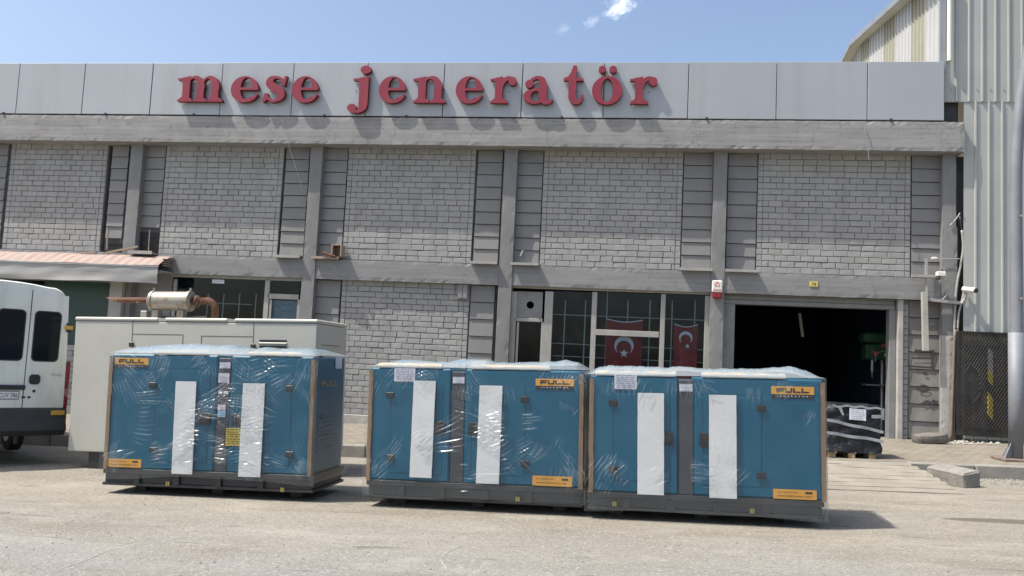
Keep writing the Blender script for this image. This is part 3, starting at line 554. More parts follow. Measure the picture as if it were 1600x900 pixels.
brick_panel(low[0], low[1], zlow, ZL0+.01)
B('plinth', low[0]-.75, low[1]+.7, YB-.06, YM, zb(-4.5)-.1, zlow-.005, 'plaster', .01)
# choose the bricks that show largest as parts of their own; the others stay real bricks, joined
def seen(b):
    x, dy, z, w, h_, *_ = b; p = np.array([x, YB, z])-CAM; d = p@FW; px_, py_ = 800+FPX*(p@RT)/d, 450-FPX*(p@UP)/d
    if not (10 < px_ < 1500 and 0 < py_ < 560): return 0
    return w*h_/d**2
order = sorted(range(len(bricks)), key=lambda i: -seen(bricks[i])); own = set(order[:300]); rest = MB()
for i, (x, dy, z, w, h_, rot, k) in enumerate(bricks):
    mx = Matrix.Translation((x, YB+dy, z)) @ Matrix.Rotation(rot, 4, 'Y') @ Matrix.Diagonal((w, .03, h_, 1))
    if i in own:
        o = link('brick', unit[k][1], bld, True); o.matrix_basis = mx
    else:
        u = unit[k][0]; rest.add([mx @ Vector(p) for p in u.v], u.f)
kind(part('brick', rest, M['brick'], bld), 'stuff')

# ---- slat strips (sheet metal boards between column and brick)
def slats(x0, x1, z0, z1, n, m='slat', gap=0.0, skip=()):
    B('slat_backing', x0-.04, x1+.04, 19.66, 19.87, z0-.02, z1, 'dark_gap')
    h_ = (z1-z0)/n
    for j in range(n):
        if j in skip: continue
        b = MB(); a, c_ = x0+random.uniform(0, .006), x1-random.uniform(0, .006); za, zc = z0+h_*j+.007, z0+h_*(j+1)-.007; t = random.uniform(-.003, .003)
        ya, yc = 19.588+t, 19.612+t
        b.add([(a, ya, za), (c_, ya, za), (c_, 19.655, za), (a, 19.655, za), (a, yc, zc), (c_, yc, zc), (c_, 19.655, zc), (a, 19.655, zc)], [(0, 3, 2, 1), (4, 5, 6, 7), (0, 1, 5, 4), (1, 2, 6, 5), (2, 3, 7, 6), (3, 0, 4, 7)])
        part('slat', b, M[m], bld)
def sill(x0, x1, z, depth=.13, m='sill'):
    b = MB(); b.box(x0-.03, x1+.03, YL-depth, 19.6, z-.012, z+.012); b.box(x0-.03, x1+.03, YL-depth-.004, YL-depth+.006, z-.05, z-.0125); part('window_sill', b, M[m], bld)
ZS = (ZL1+.07, ZR0-.005)
strips = [(X(170.5), X(196), 2), (X(220), X(255)-.02, 3), (X(443.5), X(480), 0), (X(501.5), X(541)-.02, 0), (X(744.5), X(783), 0), (X(807.5), X(848)-.02, 0), (X(1067.5), X(1113), 0), (X(1137), X(1184)-.02, 0), (X(1424.5), X(1472), 0)]
for i, (a, b_, sk_) in enumerate(strips):
    slats(a, b_, ZS[0], ZS[1], 9, 'slat', skip=range(1 if sk_ == 2 else 2) if sk_ else ())
    if i not in (0, 1, 8): sill(a, b_, ZL1+.04, m='brownbox' if i == 3 else 'sill')
    if sk_:                                                        # louvre vent where the lowest boards are missing
        b = MB(); z1_ = ZS[0]+ (.29 if sk_ == 2 else .58)
        for k in range(int(z1_*10-ZS[0]*10)*2): b.box(a, b_, 19.63, 19.655, ZS[0]+k*.05, ZS[0]+k*.05+.025)
        part('vent_louvre', b, M['black'], bld)
slats(X(-33, 385), X(-2, 385), ZS[0], ZS[1], 9)
lw = [(X(491, 500)+.0, X(530, 500)-.02, zb(-7)+.1, ZL0-.01, 8), (X(733.5, 500), X(771, 500), zb(-3.3)+.1, ZL0-.01, 8)]
for a, b_, z0, z1, n in lw: slats(a, b_, z0, z1, n)
a, b_ = X(1420.5, 560), X(1468.5, 560); slats(a, b_, zb(6)+.02, ZL0-.01, 8, 'slat_old')
GB = (a, b_)
# graffiti on the lower right boards
def stroke(mb, pts, w, f, Y=19.578):
    P = [Vector((f.uv(*p)[0], 0, f.uv(*p)[1])) for p in pts]
    for i in range(len(P)-1):
        d = (P[i+1]-P[i]); L_ = d.length; d /= L_; n = Vector((-d.z, 0, d.x))*w/2
        q = [P[i]-n-d*w*.3, P[i+1]-n+d*w*.3, P[i+1]+n+d*w*.3, P[i]+n-d*w*.3]; yy = Y-.0006*(i % 3)
        mb.add([(v.x, yy, v.z) for v in q], [(0, 1, 2, 3)])
def gstroke(pts, w): b = MB(); stroke(b, pts, w, fb); part('graffiti', b, M['graffiti'], bld)
gstroke([(1430, 548), (1458, 549), (1456, 575)], .05); gstroke([(1426, 559.5), (1453, 560)], .04); gstroke([(1421, 572), (1455, 574.5)], .04)
gstroke([(1434+8.5+8*math.cos(t), 607+4.5*math.sin(t)) for t in np.linspace(0, 6.28, 13)], .035)
gstroke([(1441, 631), (1447, 627), (1452, 628), (1455, 632)], .05); gstroke([(1457, 627), (1463, 629)], .07); gstroke([(1443, 583), (1447, 584.5)], .06)

# ---- openings on the ground floor
GY = 19.70
def room(x0, x1, z0, z1, y0, y1, m='room'):
    b = MB(); b.box(x0, x1, y0, y1, z0, z1); b.f = [f[::-1] for f in b.f if True]; del b.f[2]; del b.mi[2]; o = part('room_lining', b, M[m], bld); return o
def window(frames, panes, y=19.62):
    fo = MB()
    for r in frames:
        u0, u1, v0, v1 = fb.rect(*r); fo.box(u0, u1, y-.03, y+.05, v0, v1, .006)
    w = part('window_frame', fo, M['frame'], bld)
    for r in panes:
        u0, u1, v0, v1 = fb.rect(*r); b = MB(); b.box(u0-.01, u1+.01, y+.012, y+.018, v0-.01, v1+.01); part('window_pane', b, M['glass'], w)
    return w
# bay with the flags
w = window([(788, 447, 1112, 455), (788, 455, 804, 640), (848, 455, 861, 640), (922, 456, 930, 640), (1030, 459, 1037.5, 640), (1099.5, 462, 1108, 640), (930.5, 516.5, 1029.5, 525.5), (804.5, 497, 847.5, 502.5), (804.5, 502.9, 808, 640), (843, 502.9, 847.5, 640)],
       [(862, 456, 922, 640), (930, 458, 1030, 517), (930, 525, 1030, 640), (1037, 461, 1100, 640), (808, 503, 843, 640)])
u0, u1, v0, v1 = fb.rect(804.5, 455.5, 847.5, 496.5)
cu, cv = fb.uv(828.5, 476.5); b = MB(); n = 24; ring = [(cu+.085*math.cos(t), cv+.085*math.sin(t)) for t in np.linspace(0, 2*math.pi, n, endpoint=False)]
sq = []
for t in np.linspace(0, 2*math.pi, n, endpoint=False):
    dx, dz = math.cos(t), math.sin(t); k = min(((u1-cu) if dx > 0 else (cu-u0))/max(abs(dx), 1e-6), ((v1-cv) if dz > 0 else (cv-v0))/max(abs(dz), 1e-6)); sq.append((cu+dx*k, cv+dz*k))
b.add([(x, 19.61, z) for x, z in ring]+[(x, 19.61, z) for x, z in sq], [(i, (i+1) % n, n+(i+1) % n, n+i) for i in range(n)])
for cxx, czz in ((u0, v0), (u1, v0), (u1, v1), (u0, v1)):
    i = min(range(n), key=lambda k: (sq[k][0]-cxx)**2+(sq[k][1]-czz)**2); 
    j = i+1 if abs(sq[(i+1) % n][0]-cxx)+abs(sq[(i+1) % n][1]-czz) < abs(sq[i-1][0]-cxx)+abs(sq[i-1][1]-czz) else i-1
    b.add([(cxx, 19.61, czz), (*sq[i][:1], 19.61, sq[i][1]), (sq[j % n][0], 19.61, sq[j % n][1])], [(0, 1, 2)])
part('vent_panel', b, M['steel'], bld)
XW0, XW1 = X(797, 500), X(1112, 500)
B('wall_under_window', XW0, XW1, 19.6, 19.88, zb(0)-.2, fb.uv(950, 641)[1], 'lintel')
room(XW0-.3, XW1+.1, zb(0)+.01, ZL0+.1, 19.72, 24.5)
gl = MB()
for x in (882, 914, 948, 981, 1016, 1051, 1087): u = fb.uv(x, 480)[0]; v = fb.uv(x, 468)[1]; gl.box(u-.012, u+.012, 19.80, 19.815, .8, v if x not in (948,) else ZL0)
for y in (494, 540, 560): v = fb.uv(960, y)[1]; gl.box(XW0+.9, XW1-.05, 19.816, 19.828, v-.009, v+.009)
part('window_grille', gl, M['grille'], bld)
# bay 0 window (behind the beige enclosure)
w0 = window([(266, 431, 474, 436), (267, 436, 272, 560), (410.5, 436, 418, 560), (467, 437, 473.5, 560), (418.5, 459.5, 466.5, 467.5), (418.5, 468, 422, 560), (462, 468, 466.5, 560)],
        [(272, 436, 411, 560), (418, 437, 467, 460), (422, 468, 462, 560)])
XA0, XA1 = X(266, 470), X(474, 470)
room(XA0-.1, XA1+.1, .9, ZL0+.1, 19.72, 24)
gl = MB()
for x in (318, 343, 368, 394): u = fb.uv(x, 470)[0]; gl.box(u-.011, u+.011, 19.80, 19.815, 1.2, fb.uv(x, 458)[1])
v = fb.uv(350, 473.5)[1]; gl.box(XA0+.6, XA0+2.0, 19.816, 19.828, v-.009, v+.009); part('window_grille', gl, M['grille'], bld)
u0, u1, v0, v1 = fb.rect(422, 469, 462, 540); b = MB(); b.grid([[(u0+(u1-u0)*i/14, 19.665+.012*math.sin(i*1.9+j), v0+(v1-v0)*j/10) for i in range(15)] for j in range(11)]); part('plastic_curtain', b, M['curtain'], bld, smooth=True)
B('wall_under_window', colx[2][1], colx[3][0], 19.62, 19.88, zb(-10)-.2, fb.uv(370, 561)[1], 'lintel')
B('wall_beside_window', colx[2][1], XA0, 19.64, 19.88, fb.uv(240, 561)[1]+.002, ZL0, 'lintel')
u0, u1, v0, v1 = fb.rect(345, 437, 349, 443); B('paper_strip', fb.uv(331, 440)[0], fb.uv(350, 440)[0], 19.615, 19.619, v0, v1, 'paper')
# bay under the awning: dark green glazed opening over a brick parapet
xg0, xg1 = X(60, 500), X(181, 500); zg = fb.uv(140, 540)[1]
B('green_panel', xg0, xg1, 19.70, 19.72, zg, ZL0-.25, 'green_panel')
B('opening_lintel', colx[1][1], colx[2][0], 19.6, 19.88, ZL0-.26, ZL0-.002, 'lintel'); B('opening_jamb', xg1, colx[2][0], 19.6, 19.88, zg, ZL0-.262, 'column')
B('awning_post', X(180.5, 480), X(200, 480), 19.3, 19.42, zb(-12.7), ZL0-.02, 'plaster')
nb0 = len(bricks)
b2 = MB(); save = bricks; bricks = []
brick_panel(colx[1][1]+.05, colx[2][0]-.05, zb(-13)+.2, zg-.01)
for x, dy, z, w_, h_, rot, k in bricks:
    mx = Matrix.Translation((x, YB+dy, z)) @ Matrix.Rotation(rot, 4, 'Y') @ Matrix.Diagonal((w_, .03, h_, 1)); b2.add([mx @ Vector(p) for p in unit[k][0].v], unit[k][0].f)
kind(part('brick', b2, M['brick'], bld), 'stuff')
B('plinth', colx[1][1], colx[2][0], YB-.05, 19.85, zb(-13)-.15, zb(-13)+.19, 'plaster', .01)
# garage
xd0, xd1 = X(1147, 560), X(1390, 560); zd1 = fb.uv(1270, 479)[1]
floorz = zb(4)+.01
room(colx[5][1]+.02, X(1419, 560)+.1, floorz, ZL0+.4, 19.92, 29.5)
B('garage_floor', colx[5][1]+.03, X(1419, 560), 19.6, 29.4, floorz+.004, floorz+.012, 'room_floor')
st = MB(); zz = ZL0
for k, (yy, z0, z1) in enumerate(((19.62, zd1+.19, ZL0-.004), (19.66, zd1+.095, zd1+.188), (19.64, zd1, zd1+.093))): st.box(colx[5][1]+.004, X(1400, 500), yy, 19.9, z0, z1, .008)
part('door_lintel', st, M['steel'], bld)
B('door_jamb', colx[5][1]+.004, xd0, 19.64, 19.9, floorz, zd1-.002, 'steel', .008); B('door_jamb', xd1, X(1400.5, 560), 19.64, 19.9, floorz, zd1-.002, 'steel', .008)
b = MB(); x0, x1 = X(1401, 560), X(1409.5, 560); b.box(x0, x1, 19.52, 19.9, floorz-.05, ZL0-.004, .01); part('door_post', b, M['plaster'], bld)
bb = MB(); x0, x1 = X(1410, 560), X(1419, 560); n = int((ZL0-floorz)/.133)
B('mortar_wall', x0, x1+.02, YM, 19.9, floorz-.1, ZL0-.002, 'mortar')
for j in range(n):
    z = floorz+(j+.5)*.133; mx = Matrix.Translation(((x0+x1)/2, YB, z)) @ Matrix.Diagonal((x1-x0-.012, .03, .118, 1)); o = link('brick', unit[j % 5][1], bld, True); o.matrix_basis = mx
# lower casing of the right column, paler
b = rough_box(colx[-1][0]-.02, colx[-1][1]-.05, YC-.03, YC+.02, zb(6.5)-.05, fc.uv(1482, 525)[1], 4, 30, .003, 90); part('column_casing', b, M['plaster'], bld)
b = rough_box(colx[-1][0]+.05, colx[-1][1]+.02, YC-.025, YC+.02, fc.uv(1482, 470)[1], fc.uv(1482, 355)[1], 4, 16, .003, 91); part('column_casing', b, M['column'], bld)
B('corner_gap', colx[-1][1]+.004, 7.1, 19.66, 19.9, zb(7), ZR0-.003, 'dark_gap')

# ================================================================== SIGN LETTERS (drawn as implicit shapes, traced, extruded)
def ell(cx, cy_, rx, ry): return lambda x, y: (np.sqrt(((x-cx)/rx)**2+((y-cy_)/ry)**2)-1)*min(rx, ry)
def rec(x0, x1, y0, y1): return lambda x, y: np.maximum(np.maximum(x0-x, x-x1), np.maximum(y0-y, y-y1))
def poly(pts):
    A = np.array(pts, float)
    def f(x, y):
        d = np.full(x.shape, 1e9); ins = np.zeros(x.shape, bool)
        for i in range(len(A)):
            a, b_ = A[i], A[(i+1) % len(A)]; e = b_-a; t = np.clip(((x-a[0])*e[0]+(y-a[1])*e[1])/(e@e), 0, 1); d = np.minimum(d, np.hypot(x-a[0]-t*e[0], y-a[1]-t*e[1]))
            c_ = ((a[1] <= y) & (b_[1] > y)) | ((b_[1] <= y) & (a[1] > y)); xi = a[0]+(y-a[1])/(e[1] if abs(e[1]) > 1e-9 else 1e-9)*e[0]; ins ^= c_ & (x < xi)
        return np.where(ins, -d, d)
    return f
def brush(pts, n=60):                                               # Catmull-Rom stroke; pts = (x, y, half width)
    A = np.array(pts, float); A = np.vstack([2*A[0]-A[1], A, 2*A[-1]-A[-2]]); Q = []
    for i in range(1, len(A)-2):
        for t in np.linspace(0, 1, max(4, n//(len(A)-3)), endpoint=False):
            p0, p1, p2, p3 = A[i-1:i+3]; Q.append(.5*(2*p1+(p2-p0)*t+(2*p0-5*p1+4*p2-p3)*t*t+(3*p1-p0-3*p2+p3)*t**3))
    Q.append(A[-2]); Q = np.array(Q); Q[:, 2] = np.maximum(Q[:, 2], .012)
    def f(x, y):
        d = np.full(x.shape, 1e9)
        for (a, b_) in zip(Q[:-1], Q[1:]):
            e = b_[:2]-a[:2]; t = np.clip(((x-a[0])*e[0]+(y-a[1])*e[1])/max(e@e, 1e-9), 0, 1); d = np.minimum(d, np.hypot(x-a[0]-t*e[0], y-a[1]-t*e[1])-(a[2]+(b_[2]-a[2])*t))
        return d
    return f
def un(*fs): return lambda x, y: np.minimum.reduce([f(x, y) for f in fs])
def sub(a, *bs): return lambda x, y: np.maximum.reduce([a(x, y)]+[-b_(x, y) for b_ in bs])
def inter(*fs): return lambda x, y: np.maximum.reduce([f(x, y) for f in fs])
def foot(x0, x1): return un(rec(x0, x1, 0, .085), poly([(x0+.03, .08), (x1-.03, .08), (x1-.13, .17), (x0+.13, .17)]))
def head(x): return poly([(x-.2, .84), (x-.2, .90), (x+.0, .93), (x+.27, 1.0), (x+.27, .75), (x, .72), (x-.03, .82)])   # slanted flag serif left of a stem at x..x+.28
def arch(x0, x1): return inter(sub(ell((x0+x1)/2+.02, .56, (x1-x0)/2+.0, .45), ell((x0+x1)/2-.07, .50, (x1-x0)/2-.17, .40)), rec(x0-.2, x1+.2, .5, 2))
GL = {}
GL['n'] = un(rec(.2, .48, 0, .95), head(.2), foot(.04, .63), rec(.79, 1.07, 0, .58), arch(.30, 1.07), foot(.66, 1.24))
GL['m'] = un(rec(.2, .47, 0, .95), head(.2), foot(.04, .60), rec(.73, 1.0, 0, .58), arch(.30, 1.0), foot(.62, 1.13), rec(1.27, 1.54, 0, .58), arch(.84, 1.54), foot(1.15, 1.70))
GL['r'] = un(rec(.2, .48, 0, .95), head(.2), foot(.04, .70), brush([(.42, .62, .07), (.52, .84, .08), (.70, .93, .075), (.84, .88, .08)]), ell(.85, .82, .155, .16))
GL['e'] = un(sub(ell(.5, .49, .5, .51), ell(.56, .52, .21, .425), rec(.55, 1.2, .20, .465)), rec(.22, .985, .465, .56), brush([(.48, .045, .045), (.70, .07, .06), (.87, .17, .05), (.965, .29, .03)]))
GL['o'] = sub(ell(.55, .49, .55, .52), ell(.55, .49, .22, .43))
GL['s'] = un(brush([(.73, .74, .03), (.62, .90, .05), (.42, .955, .05), (.24, .87, .11), (.22, .70, .145), (.42, .54, .16), (.62, .40, .155), (.66, .22, .12), (.48, .06, .055), (.30, .05, .05), (.12, .25, .03)], 110),
              poly([(.66, .66), (.78, .62), (.86, 1.0), (.78, 1.0), (.74, .93)]), poly([(.04, .34), (.16, .34), (.22, .12), (.10, .06), (.06, -.01), (-.02, -.01)]))
GL['a'] = un(rec(.56, .86, .16, .66), brush([(.24, .74, .05), (.34, .90, .055), (.52, .955, .06), (.68, .87, .10), (.71, .66, .15)]), ell(.22, .72, .15, .15),
              sub(ell(.42, .26, .40, .28), ell(.46, .265, .17, .19)), brush([(.60, .50, .06), (.46, .52, .05), (.34, .48, .05)]), brush([(.72, .16, .14), (.82, .05, .09), (.96, .045, .05), (1.06, .13, .035)]))
GL['t'] = un(rec(.20, .48, .22, .9), poly([(.0, .84), (.0, .93), (.16, .99), (.27, 1.14), (.35, 1.40), (.48, 1.40), (.48, .93), (.74, .93), (.74, .84)]), brush([(.34, .26, .14), (.42, .10, .11), (.56, .05, .075), (.68, .13, .05), (.72, .30, .04)]))
GL['j'] = un(rec(.38, .68, -.1, .95), poly([(.16, .84), (.16, .90), (.36, .93), (.68, 1.0), (.68, .78), (.38, .76), (.34, .82)]), brush([(.53, .0, .15), (.52, -.18, .13), (.40, -.32, .07), (.24, -.34, .055), (.14, -.28, .06)]), ell(.16, -.20, .155, .15), ell(.56, 1.25, .18, .155))
GL['ö'] = un(GL['o'], ell(.35, 1.26, .135, .13), ell(.74, 1.26, .135, .13))
def trace(f, x0, x1, y0, y1, n=110):
    h_ = max(x1-x0, y1-y0)/n; xs = np.arange(x0, x1+h_, h_); ys = np.arange(y0, y1+h_, h_); Xg, Yg = np.meshgrid(xs, ys, indexing='ij'); D = f(Xg, Yg); D[np.abs(D) < 1e-7] = 1e-7
    seg = {}
    for i, j in np.argwhere((np.minimum.reduce([D[:-1, :-1], D[1:, :-1], D[1:, 1:], D[:-1, 1:]]) < 0) & (np.maximum.reduce([D[:-1, :-1], D[1:, :-1], D[1:, 1:], D[:-1, 1:]]) > 0)):
        c_ = [(i, j), (i+1, j), (i+1, j+1), (i, j+1)]; cr_ = []
        for k in range(4):
            a, b_ = c_[k], c_[(k+1) % 4]; da, db = D[a], D[b_]
            if (da < 0) != (db < 0): cr_.append((tuple(sorted((a, b_))), da < 0))
        outs = [e for e, s_ in cr_ if s_]; ins = [e for e, s_ in cr_ if not s_]
        for a, b_ in zip(ins, outs): seg[a] = b_
    loops = []
    while seg:
        s0 = next(iter(seg)); L_ = [s0]; k = seg.pop(s0)
        while k != s0 and k in seg: L_.append(k); k = seg.pop(k)
        pts = []
        for a, b_ in L_:
            t = D[a]/(D[a]-D[b_]); pts.append((xs[a[0]]+(xs[b_[0]]-xs[a[0]])*t, ys[a[1]]+(ys[b_[1]]-ys[a[1]])*t))
        # drop points that lie on nearly straight runs
        keep = []; A = np.array(pts)
        if len(A) < 8: continue
        def rdp(lo, hi):
            a, b_ = A[lo], A[hi % len(A)]; e = b_-a; n_ = np.hypot(*e)
            if hi-lo < 2: return [lo]
            q = A[lo+1:hi]; d = np.abs(e[0]*(q[:, 1]-a[1])-e[1]*(q[:, 0]-a[0]))/n_ if n_ > 1e-9 else np.hypot(*(q-a).T); k_ = int(d.argmax())
            if d[k_] < h_*.22: return [lo]
            return rdp(lo, lo+1+k_)+rdp(lo+1+k_, hi)
        m_ = len(A)//2; idx = rdp(0, m_)+rdp(m_, len(A)); loops.append([tuple(A[i]) for i in idx])
    return loops
def extrude_loops(loops, depth):
    cu = bpy.data.curves.new('l', 'CURVE'); cu.dimensions = '2D'; cu.fill_mode = 'BOTH'; cu.extrude = depth/2
    for L_ in loops:
        sp_ = cu.splines.new('POLY'); sp_.points.add(len(L_)-1); sp_.use_cyclic_u = True
        for p, (x, y) in zip(sp_.points, L_): p.co = (x, y, 0, 1)
    o = bpy.data.objects.new('l', cu); COL.objects.link(o); dg = bpy.context.evaluated_depsgraph_get(); me = bpy.data.meshes.new_from_object(o.evaluated_get(dg)); bpy.data.objects.remove(o); bpy.data.curves.remove(cu); return me
YF = 19.078                                                        # letter faces
fs_ = FP(YF); tr_cache = {}
sign = thing('shop_sign', 'large raised red serif letters on the silver parapet', 'sign', (-4.0, 19.2, 7.45))
ZB_ = (fs_.uv(310, 157.5)[1]+fs_.uv(1010, 163.5)[1])/2; XH = ((fs_.uv(376, 119)[1]-fs_.uv(376, 159)[1])+(fs_.uv(944, 121)[1]-fs_.uv(944, 164)[1]))/2
for ch, xa, xb in (('m', 276.5, 348), ('e', 360.5, 403), ('s', 411, 447.5), ('e', 456, 496.5), ('j', 544, 578), ('e', 592, 633.5), ('n', 645, 697), ('e', 712, 754), ('r', 765.5, 806.5), ('a', 818, 865), ('t', 880, 911.5), ('ö', 925, 972.5), ('r', 984, 1027)):
    if ch not in tr_cache:
        L_ = trace(GL[ch], -.25, 1.95, -.55, 1.55, 240); A = np.array([p for l in L_ for p in l]); tr_cache[ch] = (L_, A[:, 0].min(), A[:, 0].max())
    L_, lo, hi = tr_cache[ch]; ua, ub = fs_.uv(xa, 140)[0], fs_.uv(xb, 140)[0]; kx = (ub-ua)/(hi-lo)
    me = extrude_loops([[((x-lo)*kx+ua, y*XH+ZB_) for x, y in l] for l in L_], 0.115)
    V = [(v.co.x, YF+.0575-v.co.z, v.co.y) for v in me.vertices]; b = MB(); b.add(V, [tuple(p.vertices) for p in me.polygons])
    b.mi = [0 if abs(p.normal.z) > .9 else 1 for p in me.polygons]
    o = part('letter', b, [M['red'], M['dark_red']], sign, fixn=True); o['label'] = 'raised red letter '+ch
    bpy.data.meshes.remove(me)
    for t in (.3, .7): st = MB(); x = ua+(ub-ua)*t; st.tube([(x, YF+.116, ZB_+XH*.5), (x, YP+.01, ZB_+XH*.5)], .012, 6); part('letter_spacer', st, M['black'], o)

# ================================================================== THINGS ON THE FACADE
aw = thing('awning', 'low striped awning with grey valance over the shopfront behind the van', 'awning', (-13.5, 19.4, 3.2))
fy = FP(18.78); xr_ = fy.uv(246, 428)[0]; xrb = FP(19.45).uv(262, 401)[0]; zf = fy.uv(200, 413.5)[1]; zb_ = FP(19.45).uv(250, 400)[1]; zv = fy.uv(200, 441)[1]
xl_ = -17.0; ns = 46; 
for mi, nm in ((0, 'awning_top'), (1, 'red_stripe')):
    b = MB()
    for k in range(ns):
        if k % 2 != mi: continue
        a, c_ = xl_+(xr_-xl_)*k/ns, xl_+(xr_-xl_)*(k+1)/ns
        rows_ = []
        for t in np.linspace(0, 1, 6):
            y = 19.45+(18.78-19.45)*t; z = zb_+(zf-zb_)*t**1.5; rows_.append([(a+(c_-a)*s_, y, z+.01*math.sin(a*3+t*4)) for s_ in (0, 1)])
        b.grid(rows_); b.grid([[(p[0], p[1], p[2]-.012) for p in r_][::-1] for r_ in rows_])
    part(nm, b, M['tile'] if mi == 0 else M['tilered'], aw)
b = MB(); b.box(xl_, xr_+.01, 18.765, 18.80, zf-.035, zf-.002); part('front_bar', b, M['gutter'], aw)
b = MB(); n = 90; vz = [[(xl_+(xr_-xl_)*i/n, 18.78+.010*math.sin(i*.13+j*1.9)*(j/5)+.010*math.sin(i*.07-j*1.1)*(j/5)+.004*math.sin(i*.45+j), (zf-.03)+(zv-zf+.03)*j/5+(.012*math.sin(i*.11)+.005*math.sin(i*.31) if j == 5 else 0)) for i in range(n+1)] for j in range(6)]
b.grid(vz); part('valance', b, M['valance'], aw, smooth=True)
for k in range(4): b = MB(); b.tube([(xr_-.02, 19.45, zb_-.10-.05*k), (xr_-.02, 19.0, zb_-.12-.05*k)], .018, 6); part('awning_arm', b, M['brownbox'], aw)
b = MB(); b.box(xl_, xr_, 18.9, 19.45, zf-.12, zf-.09); part('awning_box', b, M['valance'], aw)

# alarm siren
u0, u1, v0, v1 = FP(19.35).rect(1112.5, 438, 1129, 466)
al = thing('alarm_siren', 'white and red alarm siren box on the column left of the garage door', 'alarm', ((u0+u1)/2, 19.43, v0))
zm = v0+(v1-v0)*.33
b = MB(); b.box(u0, u1, 19.345, 19.428, zm, v1, .02); part('housing', b, M['white_plastic'], al)
b = MB(); b.box(u0+.012, u1-.012, 19.35, 19.428, v0, zm-.003, .025); part('beacon_lens', b, M['sirenred'], al)
b = MB(); cx_ = (u0+u1)/2; f = FP(19.345)
for a, c_ in (((-.05, .15), (0, .235)), ((0, .235), (.05, .15))):
    p, q_ = Vector((cx_+a[0], 0, zm+a[1])), Vector((cx_+c_[0], 0, zm+c_[1])); d = (q_-p).normalized(); n_ = Vector((-d.z, 0, d.x))*.008
    b.add([(w_.x, 19.3425, w_.z) for w_ in (p-n_, q_-n_, q_+n_, p+n_)], [(0, 1, 2, 3)])
b.box(cx_-.055, cx_+.055, 19.342, 19.3435, zm+.13, zm+.143)
for k in range(3): b.box(cx_-.085+k*.06, cx_-.04+k*.06, 19.342, 19.3435, zm+.04, zm+.065)
part('logo_print', b, M['redprint'], al)
# house number
u0, u1, v0, v1 = FP(YL-.01).rect(1265, 440, 1278, 448); b = MB(); b.box(u0, u1, YL-.016, YL-.004, v0, v1, .004)
hn = tag(part('house_number', b, M['plate_yellow'], None), 'small yellow house number plate above the garage door', 'number plate')
b = MB(); put_text(b, '78', u0+.04, v0+.022, v1-v0-.044, u1-u0-.08, lambda a, c_: (a, YL-.0175, c_)); part('digits', b, M['ink'], hn)
# junction box on the lower brick panel
u0, u1, v0, v1 = jb; t = thing('junction_box', 'small grey double electrical box on the brick wall', 'electrical box', ((u0+u1)/2, 19.6, v0)); um = (u0+u1)/2
b = MB(); b.box(u0, u1, 19.52, 19.598, v0, v1, .01); part('back_box', b, M['steel'], t)
for a, c_ in ((u0+.01, um-.008), (um+.008, u1-.01)): b = MB(); b.box(a, c_, 19.505, 19.519, v0+.02, v1-.02, .012); part('cover', b, M['slat'], t)
# cctv camera on an arm, cable, brackets
fq = FP(19.2); u, v = fq.uv(1508, 451); u2, v2 = fq.uv(1520, 455)
t = thing('security_camera', 'white bullet security camera pointing right from the corner pipes', 'camera', (u, 19.3, v))
b = MB(); b.tube([(u, 19.3, v), (u2, 19.05, v2)], [.055, .06], 12); part('camera_body', b, M['white_plastic'], t)
b = MB(); b.tube([(u2, 19.05, v2), (u2+.012, 19.03, v2-.004)], .05, 12); part('lens', b, M['black'], t)
a0, b0 = fq.uv(1505, 474); b = MB(); b.tube([(a0, 19.3, b0), (a0+.06, 19.3, b0+.1), (u+.05, 19.28, v-.03)], .028, 8); part('arm', b, M['pipe'], t)
u, v = fq.uv(1470, 431); t = thing('wall_camera', 'small white box camera under the corner bracket arm', 'camera', (u, 19.3, v))
b = MB(); b.box(u-.08, u+.09, 19.15, 19.3, v-.01, v+.09, .012); part('housing', b, M['white_plastic'], t)
b = MB(); b.tube([(u-.03, 19.22, v-.012), (u-.05, 19.2, v-.07)], .035, 10); part('lens', b, M['black'], t)
# bracket arms and square conduit
def bar_px(p, q_, r, Y, m, name, label, cat, sq_=False):
    f = FP(Y); a, c_ = f.uv(*p), f.uv(*q_); b = MB(); b.tube([(a[0], Y, a[1]), (c_[0], Y, c_[1])], r, 4 if sq_ else 8); return tag(part(name, b, M[m], None), label, cat)
bar_px((1424, 431), (1466, 432), .04, 19.33, 'sill', 'bracket_arm', 'pale horizontal bracket arm carrying the small box camera', 'bracket', True)
bar_px((1447.5, 404), (1447, 461), .035, 19.36, 'pipe', 'conduit', 'short grey upright conduit above the horizontal crossbar', 'conduit', True)
bar_px((1444, 456), (1446, 548), .075, 19.30, 'plaster', 'square_tube', 'pale square upright tube hanging over the stained boards', 'tube', True)
bar_px((1449, 468), (1505, 474), .045, 19.34, 'pipe', 'crossbar', 'grey crossbar reaching from the square tube to the corner pipes', 'crossbar', True)
bar_px((1462, 404), (1503, 404.5), .008, 19.36, 'pipe', 'stay_wire', 'thin stay wire between small clamp and corner cables', 'wire')
u, v = FP(19.4).uv(1460, 404); b = MB(); b.box(u-.06, u+.05, 19.36, 19.44, v-.02, v+.03, .01); tag(part('wire_clamp', b, M['white_plastic'], None), 'small white clamp at the left end of the stay wire', 'clamp')
